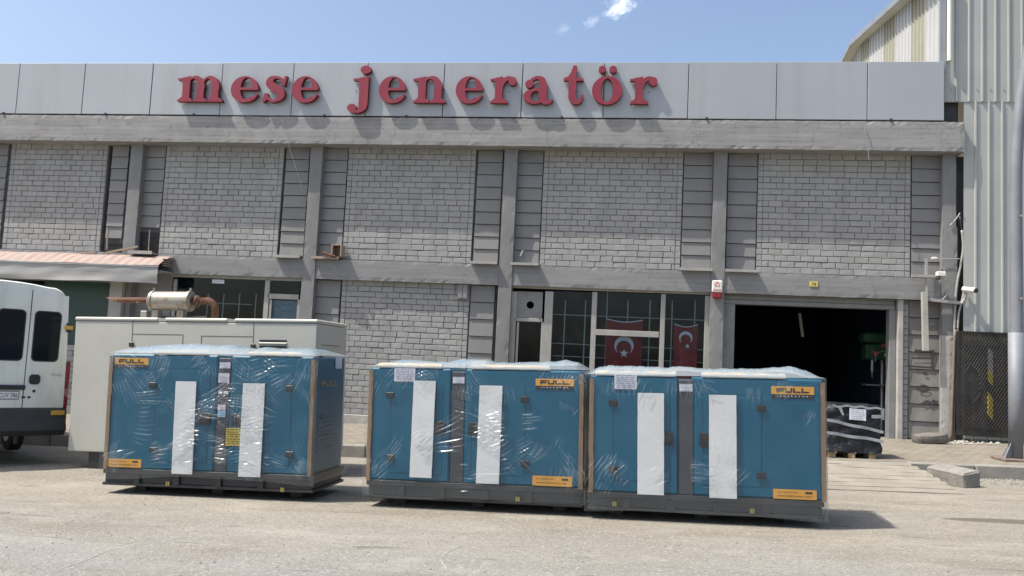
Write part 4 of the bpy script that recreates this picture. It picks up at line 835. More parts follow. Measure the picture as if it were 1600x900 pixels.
def cable_px(pts, r, Y, m, name, label, cat, n=8):
    f = FP(Y); P = [(f.uv(x, y)[0], Y, f.uv(x, y)[1]) for x, y in pts]
    Q = []
    for i in range(len(P)-1):
        p0, p1, p2, p3 = (Vector(P[max(i-1, 0)]), Vector(P[i]), Vector(P[i+1]), Vector(P[min(i+2, len(P)-1)]))
        for t in np.linspace(0, 1, 5, endpoint=False): Q.append(.5*(2*p1+(p2-p0)*t+(2*p0-5*p1+4*p2-p3)*t*t+(3*p1-p0-3*p2+p3)*t**3))
    Q.append(Vector(P[-1])); b = MB(); b.tube(Q, r, n); return tag(part(name, b, M[m], None, smooth=True), label, cat)
cable_px([(1499, 335), (1503, 342), (1508, 362), (1511, 395)], .018, 19.42, 'cable', 'loose_cable', 'short loose cable end hanging from the top of the corner bundle', 'cable')
cable_px([(1500, 333), (1494, 342), (1484, 353)], .014, 19.38, 'pipe', 'branch_cable', 'pale cable branching left from the corner bundle', 'cable')
cable_px([(1500, 338), (1505, 375), (1505, 395), (1509, 410), (1512, 432), (1510, 440)], .026, 19.44, 'cable', 'camera_cable', 'dark cable running down to the bullet camera', 'cable')
cable_px([(1503, 360), (1505, 385), (1502, 410), (1496, 440), (1493, 470), (1491, 520)], .026, 19.40, 'pipe', 'corner_conduit', 'pale conduit curving down the building corner', 'pipe')
cable_px([(1507, 450), (1503, 470), (1498, 490), (1496.5, 515)], .022, 19.36, 'pipe', 'curved_hose', 'pale hose dropping from the bullet camera arm', 'hose')
cable_px([(1492, 515), (1489, 600), (1485.5, 690)], .032, 19.34, 'brownpipe', 'downpipe', 'rusty brown downpipe leaning at the building corner', 'pipe')
cable_px([(1496.5, 512), (1493, 600), (1490, 688)], .02, 19.36, 'brownpipe', 'thin_pipe', 'thin rusty pipe beside the brown downpipe', 'pipe')
cable_px([(1473, 444), (1478, 452), (1478, 462), (1470, 470)], .012, 19.32, 'pipe', 'looped_cable', 'thin pale cable looping below the box camera', 'cable')
cable_px([(441, 187), (446, 205), (452, 230), (460, 255), (474, 300)], .005, 19.15, 'pipe', 'hanging_wire', 'thin pale wire hanging across the roof beam left of the sign gap', 'wire', 5)
cable_px([(1345, 191), (1349, 195), (1352, 205), (1357, 240), (1358, 250)], .007, 19.15, 'pipe', 'drooping_wire', 'thin pale wire drooping over the roof beam at right', 'wire', 5)
# odds and ends on the vents and sills at the left
bar_px((168.5, 356), (167, 390), .02, 19.5, 'oldwood', 'upright_batten', 'weathered upright batten in the left vent opening', 'batten', True)
bar_px((166, 395), (216, 385), .035, 19.36, 'oldwood', 'leaning_batten', 'pale batten lying slantwise above the awning', 'batten', True)
bar_px((234, 359), (232, 393), .014, 19.55, 'oldwood', 'vent_bar', 'thin wooden bar upright in the right vent opening', 'batten', True)
bar_px((126, 395), (150, 394), .03, 19.36, 'brownbox', 'roof_scrap', 'short rusty scrap on the awning top left of the battens', 'scrap', True)
u0, u1, v0, v1 = FP(19.35).rect(205, 392, 243, 398); b = MB(); b.box(u0, u1, 19.2, 19.5, v0+.02, v0+.045); b.box(u0, u1, 19.19, 19.2, v0, v0+.08); tag(part('metal_tray', b, M['sill'], None), 'pale sheet metal tray under the right vent opening', 'tray')
f = FP(19.42); u0, u1, v0, v1 = f.rect(520, 383, 536, 402)
t = thing('rusty_box', 'small rusty open box on the sill of the second bay', 'box', ((u0+u1)/2, 19.45, ZL1+.055))
zt = ZL1+.055; b = MB(); b.box(u0, u0+.03, 19.3, 19.56, zt, v1); b.box(u1-.03, u1, 19.3, 19.56, zt, v1); b.box(u0+.031, u1-.031, 19.3, 19.56, v1-.02, v1); b.box(u0+.031, u1-.031, 19.54, 19.56, zt, v1-.021); part('box_shell', b, M['brownbox'], t)
bar_px((504, 395), (524, 401), .03, 19.3, 'rust', 'rusty_bolt', 'rusty iron bar lying on the sill beside the rusty box', 'iron bar')
bar_px((813, 400), (817, 391), .022, 19.55, 'white_plastic', 'white_tag', 'small white stick on the lowest boards of the third bay', 'stick', True)

# flags behind the glass
def flag(x0, y0, x1, y1, cx, cyv, rr, sx_, sy_, sr_, Y, label):
    f = FP(Y); u0, u1, v0, v1 = f.rect(x0, y0, x1, y1); t = thing('flag', label, 'flag', ((u0+u1)/2, Y, v0), 'flags behind the window')
    wav = lambda u, v: Y+.018*math.sin((u-u0)*9+v*1.5)
    b = MB(); n = 16; b.grid([[(u0+(u1-u0)*i/n, wav(u0+(u1-u0)*i/n, v0+(v1-v0)*j/n), v0+(v1-v0)*j/n-(.06*math.sin(math.pi*i/n) if j == n else .055*math.sin(math.pi*i/n)*j/n)) for i in range(n+1)] for j in range(n+1)]); part('cloth', b, M['flag'], t, smooth=True)
    b = MB(); b.tube([(u0+(u1-u0)*i/n, wav(u0+(u1-u0)*i/n, v1)-.004, v1+.005-.06*math.sin(math.pi*i/n)) for i in range(n+1)], .012, 6); part('hem', b, M['flagwhite'], t)
    c0, c1 = f.uv(cx, cyv); R_ = abs(f.uv(cx+rr, cyv)[0]-c0); b = MB(); A = []; Bv = []
    r2, off = R_*.8, R_*.28
    half = math.acos(max(-1, min(1, (R_**2+off**2-r2**2)/(2*R_*off))))        # where the circles meet, from the downward axis
    ts = np.linspace(half, 2*math.pi-half, 40); o1 = [(c0+R_*math.sin(t_), c1-R_*math.cos(t_)) for t_ in ts]
    p0, p1 = o1[0], o1[-1]; a0 = math.atan2(p0[0]-c0, -(p0[1]-(c1-off))); ti = np.linspace(a0, 2*math.pi-a0, 40); o2 = [(c0+r2*math.sin(t_), c1-off-r2*math.cos(t_)) for t_ in ti]
    b.grid([[(p[0], wav(*p)-.006, p[1]) for p in o1], [(p[0], wav(*p)-.006, p[1]) for p in o2]]); part('crescent', b, M['flagwhite'], t)
    s0, s1 = f.uv(sx_, sy_); R_ = abs(f.uv(sx_+sr_, sy_)[0]-s0); b = MB(); P = [(s0+R_*(1 if k % 2 == 0 else .4)*math.sin(k*math.pi/5), s1+R_*(1 if k % 2 == 0 else .4)*math.cos(k*math.pi/5)) for k in range(10)]
    b.add([(s0, wav(s0, s1)-.006, s1)]+[(p[0], wav(*p)-.006, p[1]) for p in P], [(0, 1+k, 1+(k+1) % 10) for k in range(10)]); part('star', b, M['flagwhite'], t)
flag(946, 499.5, 1003, 590, 975, 540, 15, 975, 552, 7.5, 19.73, 'red flag with white crescent and star hanging in the middle window')
flag(1052, 507, 1089, 590, 1071.5, 528, 10.5, 1074, 541, 4.5, 19.74, 'smaller red flag with crescent in the window beside the alarm column')

# drill press in the garage
dp = thing('drill_press', 'green pillar drill press just inside the garage door', 'drill press', (5.2, 21.4, floorz)); f = FP(21.4)
u0, u1, v0, v1 = f.rect(1350, 538, 1388, 562); b = MB(); b.box(u0, u1, 21.2, 21.7, v0, v1, .03); part('head', b, M['greenmachine'], dp)
w0_, w1_, z0_, z1_ = f.rect(1346, 520, 1389, 536); b = MB(); b.box(w0_, w1_, 21.15, 21.75, z0_, z1_, .05); part('belt_cover', b, M['greenmachine'], dp)
um = (u0+u1)/2; b = MB(); b.tube([(um+.2, 21.6, floorz), (um+.2, 21.6, v0)], .05, 12); part('pillar', b, M['machinegrey'], dp)
b = MB(); b.box(um-.25, um+.35, 21.15, 21.8, floorz, floorz+.07, .02); part('base', b, M['greenmachine'], dp)
zt = f.uv(1360, 600)[1]; b = MB(); b.box(um-.3, um+.25, 21.1, 21.55, zt-.04, zt, .01); part('table', b, M['machinegrey'], dp)
b = MB(); ux = f.uv(1361, 580)[0]; b.tube([(ux, 21.3, v0), (ux, 21.3, v0-.28), (ux, 21.3, v0-.3), (ux, 21.3, v0-.42)], [.035, .035, .012, .012], 10); part('spindle', b, M['machinegrey'], dp)
u_, v_ = f.uv(1364, 552.5); b = MB(); b.tube([(u_, 21.2, v_), (u_, 21.15, v_)], .055, 16); part('feed_hub', b, M['redprint'], dp)
b = MB()
for t_ in (.4, 2.5, 4.6): b.tube([(u_, 21.16, v_), (u_+.2*math.cos(t_), 21.1, v_+.2*math.sin(t_))], .01, 6)
part('feed_handle', b, M['machinegrey'], dp)
u0, u1, v0, v1 = f.rect(1373, 537.5, 1383, 543); b = MB(); b.box(u0, u1, 21.19, 21.198, v0, v1); part('badge', b, M['redprint'], dp)
u0, u1, v0, v1 = f.rect(1378, 552, 1383, 557); b = MB(); b.box(u0, u1, 21.19, 21.198, v0, v1); part('switch', b, M['whiteprint'], dp)
f = FP(23.0); u, v = f.uv(1251, 505); lf = thing('hanging_lamp', 'unlit tube lamp hanging in the dark garage', 'lamp', (u, 23, v)); b = MB(); b.tube([(u-.03, 23, v+.25), (u+.06, 23, v-.35)], .04, 8); part('tube', b, M['white_plastic'], lf)
b = MB(); b.tube([(u-.03, 23, v+.25), (u-.04, 23, ZL0+.39)], .008, 6); part('hanger', b, M['cable'], lf)

# ================================================================== METAL HALL AT RIGHT
HX, HY = 6.47, 19.36
hall = thing('metal_hall', 'tall corrugated metal hall with white and olive sheets behind the workshop', 'building', (HX+4, HY+4, gz(9)+PV))
def corr(n_ribs, pitch, h_):                                        # profile across one sheet
    P = [];
    for k in range(n_ribs):
        a = k*pitch; P += [(a, 0), (a+pitch*.80, 0), (a+pitch*.845, h_*.8), (a+pitch*.945, h_*.8)]
    P.append((n_ribs*pitch, 0)); return P
def sheet_front(x0, z0, z1, nr, m, y, name='cladding_sheet'):
    P = corr(nr, .267, .042); b = MB(); b.grid([[(x0+a, y-d, z) for a, d in P] for z in (z0, z1)]); return part(name, b, M[m], hall)
zseam = FP(HY).uv(1540, 158)[1]
for k in range(7):
    sheet_front(6.905+k*1.068, gz(9)+PV+.02, zseam, 4, 'grey_sheet', HY); sheet_front(HX+.03+k*1.068, zseam-.02, 10.55, 4, 'grey_sheet', HY-.012)
for r_, yy in ((140.5, HY-.014), (341, HY-.002)):
    for k in range(8): u = FP(HY).uv(1485, 341)[0]+k*.267; v = FP(HY).uv(1530, r_)[1]; sc_ = MB(); sc_.tube([(u, yy-.012, v), (u, yy, v)], .014, 6); part('screw', sc_, M['gutter'], hall)
# gable side, ridge running away from the workshop
RY, RZ, E0 = 26.3, 11.58, 11.0
top = lambda y: RZ-.146*abs(y-RY)
fx = Plane((HX, 0, 0), (0, 1, 0), (0, 0, 1))
ysx = sorted([fx.uv(x, 90)[0] for x in (1447, 1425, 1400, 1382, 1360, 1346, 1328)]+[HY]); ysx[-1] = 31.5
mats_ = ['white_sheet', 'olive_sheet', 'white_sheet', 'olive_sheet', 'white_sheet', 'olive_sheet', 'white_sheet']
for (a, b_), m in zip(zip(ysx[:-1], ysx[1:]), mats_):
    n = max(2, round((b_-a)/.27)); P = [(a+q*(b_-a)/(n*.267), d) for q, d in corr(n, .267, .04)]
    b = MB(); b.grid([[(HX-d, y, z if z < 9 else top(y)-.02) for y, d in P] for z in (8.0, 10)]); part('cladding_sheet', b, M[m], hall)
b = MB(); b.box(HX-.07, HX+.05, HY-.05, HY+.02, 8.3, 10.5); part('corner_trim', b, M['gutter'], hall)
b = MB(); b.tube([(HX+.10, HY-.11, 8.53), (HX+.10, HY-.11, 10.5)], .05, 12); part('rainwater_pipe', b, M['white_plastic'], hall)
# roof with overhang
b = MB(); OX = HX-.28
prof = [(HY-.12, top(HY-.12)), (RY, RZ), (36, top(36))]
for (ya, za), (yb, zb2) in zip(prof[:-1], prof[1:]):
    b.add([(OX, ya, za), (16, ya, za), (16, yb, zb2), (OX, yb, zb2), (OX, ya, za+.09), (16, ya, za+.09), (16, yb, zb2+.09), (OX, yb, zb2+.09)], [(0, 3, 2, 1), (4, 5, 6, 7), (0, 1, 5, 4), (2, 3, 7, 6), (3, 0, 4, 7)])
part('roof', b, M['soffit'], hall)
b = MB()
for (ya, za), (yb, zb2) in zip(prof[:-1], prof[1:]):
    d = .07; b.add([(OX-.03, ya, za-.03), (OX-.005, ya, za-.03), (OX-.005, yb, zb2-.03), (OX-.03, yb, zb2-.03), (OX-.03, ya, za+.13), (OX-.005, ya, za+.13), (OX-.005, yb, zb2+.13), (OX-.03, yb, zb2+.13)], [(0, 3, 2, 1), (4, 5, 6, 7), (0, 1, 5, 4), (2, 3, 7, 6), (3, 0, 4, 7), (1, 2, 6, 5)])
part('verge_trim', b, M['gutter'], hall)
b = MB(); b.box(16, 16.2, HY, 36, 0, 10.4); part('end_wall', b, M['grey_sheet'], hall)
# expanded metal screen with a hole at the hall's foot
sc = thing('metal_screen', 'dark expanded metal screen with a torn hole leaning at the hall corner', 'screen', (7.4, 19.2, zb(7.4)))
f = FP(19.20); u0, u1, v0, v1 = f.rect(1498, 519, 1580, 671)
b = MB(); b.box(u0, u0+.03, 19.18, 19.22, v0, v1); b.box(u1-.03, u1, 19.18, 19.22, v0, v1); b.box(u0+.031, u1-.031, 19.18, 19.22, v1-.03, v1); b.box(u0+.031, u1-.031, 19.18, 19.22, v0, v0+.03); part('frame', b, M['mesh'], sc)
hx_, hz_ = f.uv(1517, 601); b = MB(); st_ = .062; 
for sgn in (1, -1):
    for k in np.arange(-2.6, 4.0, st_):
        run = []
        for q in np.linspace(0, 1, 60):
            z = v0+.03+(v1-v0-.06)*q; x = u0+k+sgn*(z-v0)*.62 if sgn > 0 else u0+k+(v1-v0)*.62-(z-v0)*.62
            ok = u0+.03 < x < u1-.03 and ((x-hx_)/.14)**2+((z-hz_)/.36)**2 > 1
            dd = math.hypot((x-hx_)/.3, (z-hz_)/.6); push = .07*math.exp(-dd*dd*2)
            if ok: run.append((x, 19.195-push, z))
            if (not ok or q == 1) and len(run) > 1:
                b.add([(p[0]-.007, p[1], p[2]) for p in run]+[(p[0]+.007, p[1]-.006, p[2]) for p in run], [(i, i+len(run), i+1+len(run), i+1) for i in range(len(run)-1)]); run = []
            elif not ok: run = []
kind(part('wire_mesh', b, M['mesh'], sc), 'stuff')
b = MB(); b.box(u0-.02, u1+.6, 19.275, 19.285, v0-.15, v1+.01); part('dark_backing', b, M['backing'], sc)
a0, a1, z0, z1 = FP(19.245).rect(1543.5, 546, 1551, 670); t = thing('hazard_post', 'yellow and black striped post behind the metal screen', 'post', ((a0+a1)/2, 19.245, z0)); n = 7
for k in range(n):
    b = MB(); zz0, zz1 = z0+(z1-z0)*k/n, z0+(z1-z0)*(k+1)/n; sk_ = .05
    b.add([(a0, 19.235, zz0+sk_*(k > 0)), (a1, 19.235, zz0-sk_*(k > 0)), (a1, 19.26, zz0-sk_*(k > 0)), (a0, 19.26, zz0+sk_*(k > 0)), (a0, 19.235, zz1+sk_), (a1, 19.235, zz1-sk_), (a1, 19.26, zz1-sk_), (a0, 19.26, zz1+sk_)], [(0, 3, 2, 1), (4, 5, 6, 7), (0, 1, 5, 4), (1, 2, 6, 5), (2, 3, 7, 6), (3, 0, 4, 7)])
    part('stripe', b, M['yellow'] if k in (1, 2, 4) else M['pipe'] if k > 4 else M['black'], t)

# ================================================================== STREET LAMP POST
pb_ = onG(1589, 719, PV); py = pb_.y; f = FP(py)
lp = thing('street_lamp_post', 'grey metal street lamp post at the right edge bending away at the top', 'lamp post', (pb_.x, py, pb_.z))
cl = [(1589, 712), (1588.5, 520), (1587.5, 400), (1587, 300), (1588.5, 240), (1593, 180), (1602, 110), (1616, 40), (1640, -40), (1675, -110)]
P = [Vector((f.uv(x, y)[0], py, f.uv(x, y)[1])) for x, y in cl]; Q = []
for i in range(len(P)-1):
    p0, p1, p2, p3 = P[max(i-1, 0)], P[i], P[i+1], P[min(i+2, len(P)-1)]
    for t_ in np.linspace(0, 1, 6, endpoint=False): Q.append(.5*(2*p1+(p2-p0)*t_+(2*p0-5*p1+4*p2-p3)*t_*t_+(3*p1-p0-3*p2+p3)*t_**3))
Q.append(P[-1]); nq = len(Q)
b = MB(); b.tube(Q, [.108-.022*i/nq for i in range(nq)], 20); part('pole', b, M['post'], lp, smooth=True)
zj = f.uv(1588, 520)[1]; b = MB(); b.tube([(P[0].x, py, pb_.z+.02), (P[0].x-.01, py, zj)], [.125, .119], 20); part('lower_sleeve', b, M['post'], lp, smooth=True)
b = MB(); b.box(P[0].x-.3, P[0].x+.3, py-.3, py+.3, pb_.z-.01, pb_.z+.03, .005); part('base_plate', b, M['brownpipe'], lp)
for k in range(4):
    b = MB(); a_ = k*math.pi/2+.5; d = Vector((math.cos(a_), math.sin(a_), 0)); n_ = Vector((-d.y, d.x, 0))*.008; c0 = Vector((P[0].x, py, pb_.z+.03)); q = [c0+d*.12, c0+d*.28, c0+d*.14+Vector((0, 0, .24)), c0+d*.12+Vector((0, 0, .24))]
    b.add([p-n_ for p in q]+[p+n_ for p in q], [(0, 1, 2, 3), (7, 6, 5, 4), (0, 4, 5, 1), (1, 5, 6, 2), (2, 6, 7, 3)]); part('gusset', b, M['post'], lp)
for y in (340, 468): u, v = f.uv(1590, y); b = MB(); b.tube([(u, py-.12, v), (u-.01, py-.17, v+.005)], .02, 8); part('bolt', b, M['galv'], lp)

# ================================================================== BLUE GENERATORS IN STRETCH FILM
TILT = math.atan(SLOPE)
def frame_at(p, ang):                                               # things standing on the sloping street
    return Matrix.Translation(p) @ Matrix.Rotation(-TILT, 4, 'Y') @ Matrix.Rotation(math.radians(ang), 4, 'Z')
def mplane(mx, y=0.0):
    o = mx @ Vector((0, y, 0)); u = (mx.to_3x3() @ Vector((1, 0, 0))); v = (mx.to_3x3() @ Vector((0, 0, 1))); return Plane(o, u, v)
def flat(mb, u0, u1, v0, v1, y): mb.box(u0, u1, y, y+.002, v0, v1)
def full_logo(parent, u0, u1, v0, v1, y, jen=True):
    h_ = v1-v0; b = MB(); zo = v0+(h_*.34 if jen else 0); b.box(u0, u1, y, y+.003, zo, v1); lg = part('logo_plate', b, M['orange'], parent, False)
    if jen: b = MB(); b.box(u0, u1, y, y+.003, v0, zo-.0005); part('logo_band', b, M['ink'], lg, False)
    W_, H_ = u1-u0, v1-zo; x0 = u0+W_*.12; wl_ = W_*.76; lw_ = wl_/4.3; t = H_*.19; zt, z0 = v1-H_*.2, zo+H_*.2; b = MB(); yy = y-.0022; k = .55
    def r(a, c_, d, e): b.box(a, c_, yy, yy+.0015, d, e)
    zmid = (zt+z0)/2; q = t*1.15
    x = x0; r(x, x+lw_, zt-t, zt); r(x, x+q, z0, zt-t-.0003); r(x+q+.0003, x+lw_*.9, zmid-t*.75, zmid+t*.25)
    x += lw_*1.1; r(x, x+q, z0+t, zt); r(x+lw_-q, x+lw_, z0+t, zt); r(x+q*.3, x+lw_-q*.3, z0, z0+t-.0003)
    for _ in range(2): x += lw_*1.1; r(x, x+q, z0+t, zt); r(x, x+lw_, z0, z0+t-.0003)
    part('lettering', b, M['ink'], lg, False)
    if jen: b = MB(); put_text(b, 'J  E  N  E  R  A  T  Ö  R', u0+W_*.14, v0+h_*.08, h_*.18, W_*.72, lambda a, c_: (a, y-.0022, c_)); part('small_lettering', b, M['whiteprint'], lg, False)
    return lg
def web_label(parent, u0, u1, v0, v1, y):
    b = MB(); b.box(u0, u1, y, y+.003, v0, v1); l = part('web_label', b, M['orange'], parent, False); W_, H_ = u1-u0, v1-v0; b = MB()
    put_text(b, 'FULL JENERATÖR', u0+W_*.1, v0+H_*.6, H_*.2, W_*.46, lambda a, c_: (a, y-.002, c_)); put_text(b, 'www.fulljenerator.com', u0+W_*.1, v0+H_*.18, H_*.26, W_*.78, lambda a, c_: (a, y-.002, c_))
    b.box(u0+W_*.74, u0+W_*.9, y-.002, y-.0005, v0+H_*.6, v0+H_*.8); part('lettering', b, M['ink'], l, False)
def paper(parent, u0, u1, v0, v1, y, name='paper_sheet', m='paper', lines=6, pm='printline', tilt=0.0):
    b = MB(); b.grid([[(u0+(u1-u0)*i/6, y-.004*math.sin(i*1.1)*(1 if j == 0 else .3), v0+(v1-v0)*j/2+tilt*(i/6)) for i in range(7)] for j in range(3)]); p = part(name, b, M[m], parent, False); b = MB(); W_, H_ = u1-u0, v1-v0
    for k in range(lines):
        x = u0+W_*.08; z = v0+H_*(.12+.78*k/max(1, lines-1))
        while x < u1-W_*.15:
            w_ = random.uniform(.1, .3)*W_; x2 = min(x+w_, u1-W_*.08); b.box(x, x2, y-.0085, y-.008, z+tilt*((x-u0)/W_)-H_*.022, z+tilt*((x-u0)/W_)+H_*.022); x = x2+W_*.06
    part('print', b, M[pm], p, False); return p
def vn(X_, Y_, seed):                                               # cheap smooth noise from sines
    r = np.random.default_rng(seed); s_ = 0
    for k in range(7): f1, f2 = r.normal(size=2)*(2.2+1.5*k); s_ = s_+np.sin(X_*f1+Y_*f2+r.uniform(0, 6.3))/(1+.6*k)
    return s_/2.5
def folds(U, V, L_, H_, seed, n, focus):
    """film thickness pattern: narrow pulled folds radiating from the corners and from catches"""
    r = np.random.default_rng(seed); D = np.zeros_like(U)
    for c_ in range(max(1, n//7)):
        fx_, fz_, spread, ang0, angs = focus[r.integers(len(focus))]; fx_ = r.uniform(0, L_) if fx_ is None else fx_; fz_ = r.uniform(.3, H_) if fz_ is None else fz_
        a0 = math.radians(ang0+r.normal()*angs); d0 = abs(r.normal())*spread*.6+.02; L0 = r.uniform(.09, .30)*(1+.8*(r.random() < .2)); fan = r.normal()*.05; gap = r.uniform(.022, .05); m = r.integers(4, 10); cv = r.normal()*.5
        for k in range(m):
            q0 = (k-(m-1)/2); a = a0+fan*q0+r.normal()*.03; ln = L0*r.uniform(.5, 1.1)*(1-.5*abs(q0)/m); wd = r.uniform(.0055, .011); am = r.uniform(.003, .0115)
            cx0, cz0 = fx_+math.cos(a0)*d0-math.sin(a0)*gap*q0, fz_+math.sin(a0)*d0+math.cos(a0)*gap*q0; ca, sa = math.cos(a), math.sin(a)
            p = (U-cx0)*ca+(V-cz0)*sa; q = -(U-cx0)*sa+(V-cz0)*ca-cv*p*p
            D += am*np.exp(-(q/wd)**2)*np.exp(-((p-ln/2)/(ln*.5))**4)
    return D
def tog(P_, U, V, D):  return P_
def generator(idx, label, bl, br, dims, px, film_low, seed):
    L_, HB, DP, zs0, zs1 = dims                                      # length, top height, depth, skid bottom, skid top
    p = onG(*bl, zs0); q_ = onG(*br, zs0); ang = math.degrees(math.atan2(q_.y-p.y, q_.x-p.x)); p = Vector((p.x, p.y, gz(p.x)))
    mx = frame_at(p, ang); L_ = (q_-p).length; t = thing('wrapped_generator', label, 'generator', mx, 'film wrapped blue generators on the street')
    F = mplane(mx)
    xb0, xb1 = px['body']; u0 = F.uv(xb0, 670)[0]; u1 = F.uv(xb1, 670)[0]; HB = F.uv((xb0+xb1)/2, px['top'])[1]; zs1 = F.uv((xb0+xb1)/2, px['bluebottom'])[1]
    # skid
    b = MB(); b.box(.0, L_, 0.0, DP, zs0, zs0+.03); b.box(.02, L_-.02, .02, DP-.02, zs0+.031, zs1-.003, .006); b.box(.0, L_, .0, DP, zs1-.062, zs1-.004+.001, .004)
    skd = part('skid', b, M['skid'], t, False)
    for x in (.12, .5, .88):
        for ya in (.3, DP-.32): b = MB(); b.box(L_*x-.07, L_*x+.07, ya, ya+.1, 0, zs0-.002); part('foot', b, M['black'], t, False)
    for x in (.17, .36, .56, .76): b = MB(); b.box(L_*x-.035, L_*x+.035, -.014, .018, zs0+.032, zs1-.064); part('bracket', b, M['black'], skd, False)
    for x in px['yellow']:
        u, v = F.uv(*x)
        for a in (u-.022, u+.003): b = MB(); b.box(a, a+.019, -.02, -.015, v-.024, v+.024); part('lifting_mark', b, M['dullyellow'], skd, False)
    # canopy: two half bodies and the charcoal centre column between them
    c0, c1 = F.uv(px['col'][0], 670)[0], F.uv(px['col'][1], 670)[0]
    b = MB(); b.box(u0, c0-.002, .0, DP, zs1, HB, .018); part('canopy_half', b, M['blue'], t, False); b = MB(); b.box(c1+.002, u1, .0, DP, zs1, HB, .018); part('canopy_half', b, M['blue'], t, False)
    b = MB(); b.box(c0, c1, .012, DP-.012, zs1, HB-.03, .008); ce = part('centre_column', b, M['darkcol'], t, False)
    # doors: proud leaf with a shadow seam round it
    for side, (lx, ty, by) in (('l', px['doorl']), ('r', px['doorr'])):
        a = F.uv(lx, 680)[0]; zt_, zb3 = F.uv(lx, ty)[1], F.uv(lx, by)[1]
        d0, d1 = (a, c0-.09) if side == 'l' else (c1+.09, a)
        b = MB(); s_ = .005
        b.box(d0-s_, d1+s_, -.0012, .004, zb3-s_, zt_+s_); part('door_seam', b, M['seam'], t, False)
        b = MB(); b.box(d0, d1, -.0025, .003, zb3, zt_); dr = part('door', b, M['blue'], t, False)
        for hy in px['hingel' if side == 'l' else 'hinger']:
            hu, hv = F.uv(lx, hy); b = MB(); b.box(hu-.045, hu+.045, -.022, -.009, hv-.034, hv+.034, .006); part('hinge', b, M['hinge'], dr, False)
        hx2 = d1-.04 if side == 'l' else d0+.04; hv = F.uv(px['col'][0], px['latch'])[1]
        b = MB(); b.box(hx2-.075, hx2+.075, -.02, -.009, hv-.07, hv+.07, .015); b.box(hx2-.05, hx2+.05, -.028, -.0205, hv-.035, hv+.03, .008); part('latch', b, M['hinge'], dr, False)
    # white foam strips
    for (xt, yt, xb_, yb_, w_) in px['foam']:
        a, za = F.uv(xt, yt); c_, zc_ = F.uv(xb_, yb_); a2 = F.uv(xt+w_, yt)[0]; wm = a2-a; r = random.Random(seed+int(xt))
        b = MB(); n = 14; rows_ = [[], []]
        for sgn in (0, 1):
            rows_[sgn] = [(a+(c_-a)*k/n+wm*sgn+r.uniform(-.0012, .0012), za+(zc_-za)*k/n) for k in range(n+1)]
        G_ = [[(x, -.034, z) for x, z in (rows_[0][k], rows_[1][k])] for k in range(n+1)]; b.grid([g_[::-1] for g_ in G_]); 
        for sgn in (0, 1): e = [(x, -.034, z) for x, z in rows_[sgn]]; b.grid([e, [(x_, -.023, z_) for x_, _, z_ in e]] if sgn else [[(x_, -.023, z_) for x_, _, z_ in e], e])
        b.grid([[(x_, -.023, z_) for x_, _, z_ in G_[0]], G_[0]]); b.grid([G_[-1], [(x_, -.023, z_) for x_, _, z_ in G_[-1]]])
        part('foam_strip', b, M['foam'], t, False)
    # labels
    full_logo(t, *[z for z in F.rect(*px['logo'])], -.006); web_label(t, *F.rect(*px['web']), -.006)
    for nm, r_, m_, ln, pm in px['labels']: paper(ce if nm != 'paper_sheet' and nm != 'warning_label' else t, *F.rect(*r_), (-.006 if nm != 'warning_label' else -.016) if nm != 'small_label' else .004, nm, m_, ln, pm)
    # cardboard edge guards: front corners, and along the top edges
    cw = .030
    for a, sgn in ((u0, -1), (u1, 1)):
        r = random.Random(seed+sgn); n = 16; out_, inn = [], []
        for k in range(n+1): z = zs1-.01+(HB-.02-zs1)*k/n; j = r.uniform(-.004, .004); out_.append((a+sgn*.016+j*.6, z)); inn.append((a-sgn*cw+j, z))
        b = MB(); fr_1 = [(x, -.018, z) for x, z in out_]; fr_2 = [(x, -.016, z) for x, z in inn]; bk = [(x, DP*.06, z) for x, z in out_]
        rows_ = [fr_2, fr_1, bk] if sgn > 0 else [bk, fr_1, fr_2]; b.grid([[rows_[i][k] for i in range(3)] for k in range(n+1)]); part('edge_guard', b, M['card'], t, False, fixn=False)
    for (xa, xb2) in px['topcard']:
        a, c_ = F.uv(xa, px['top'])[0], F.uv(xb2, px['top'])[0]; b = MB(); n = 12
        b.grid([[(a+(c_-a)*k/n, y_, HB+dz+.003*math.sin(k*1.7+seed)) for k in range(n+1)] for y_, dz in ((-.004, .004), (.0, .030), (.03, .050), (.14, .056))]); part('top_edge_guard', b, M['palecard'], t, False)
    # stretch film round the sides and gathered over the top
    nu, nz_ = 400, 230; zl = film_low; Uu = np.linspace(-.03, L_+.03, nu); Zz = np.linspace(0, 1, nz_); UU, TT = np.meshgrid(Uu, Zz, indexing='ij')
    low = zl+(.012 if idx else .025)*np.sin(UU*2.3+seed)+.008*np.sin(UU*5.1+seed*2)
    ZZ = low+(HB+.012-low)*TT
    DF = folds(UU, ZZ, L_, HB, seed, px['nfold'], px['focus'](u0, u1, zs1, HB, c0, c1)); D = DF+.0045*vn(UU*1.6, ZZ*2.6, seed)+.006
    fl = np.clip((zs1+.12-ZZ)/.35, 0, 1); YY = -.044-D-.012*fl
    for c_, sg in ((u0, 1), (u1, -1)): YY += .022*np.exp(-((UU-c_)/.05)**2)
    b = MB(); b.grid([[(UU[i, j]+(.0 if 0 < i < nu-1 else 0), YY[i, j], ZZ[i, j]) for i in range(nu)] for j in range(nz_)])
    fm = part('stretch_film', b, M['film'], t, False, smooth=True); set_fold(fm, np.clip(DF.T/.010, 0, 1)**1.5*.9+(.28 if idx else .28)*np.clip((zs1+.02-ZZ.T)/.03, 0, 1))
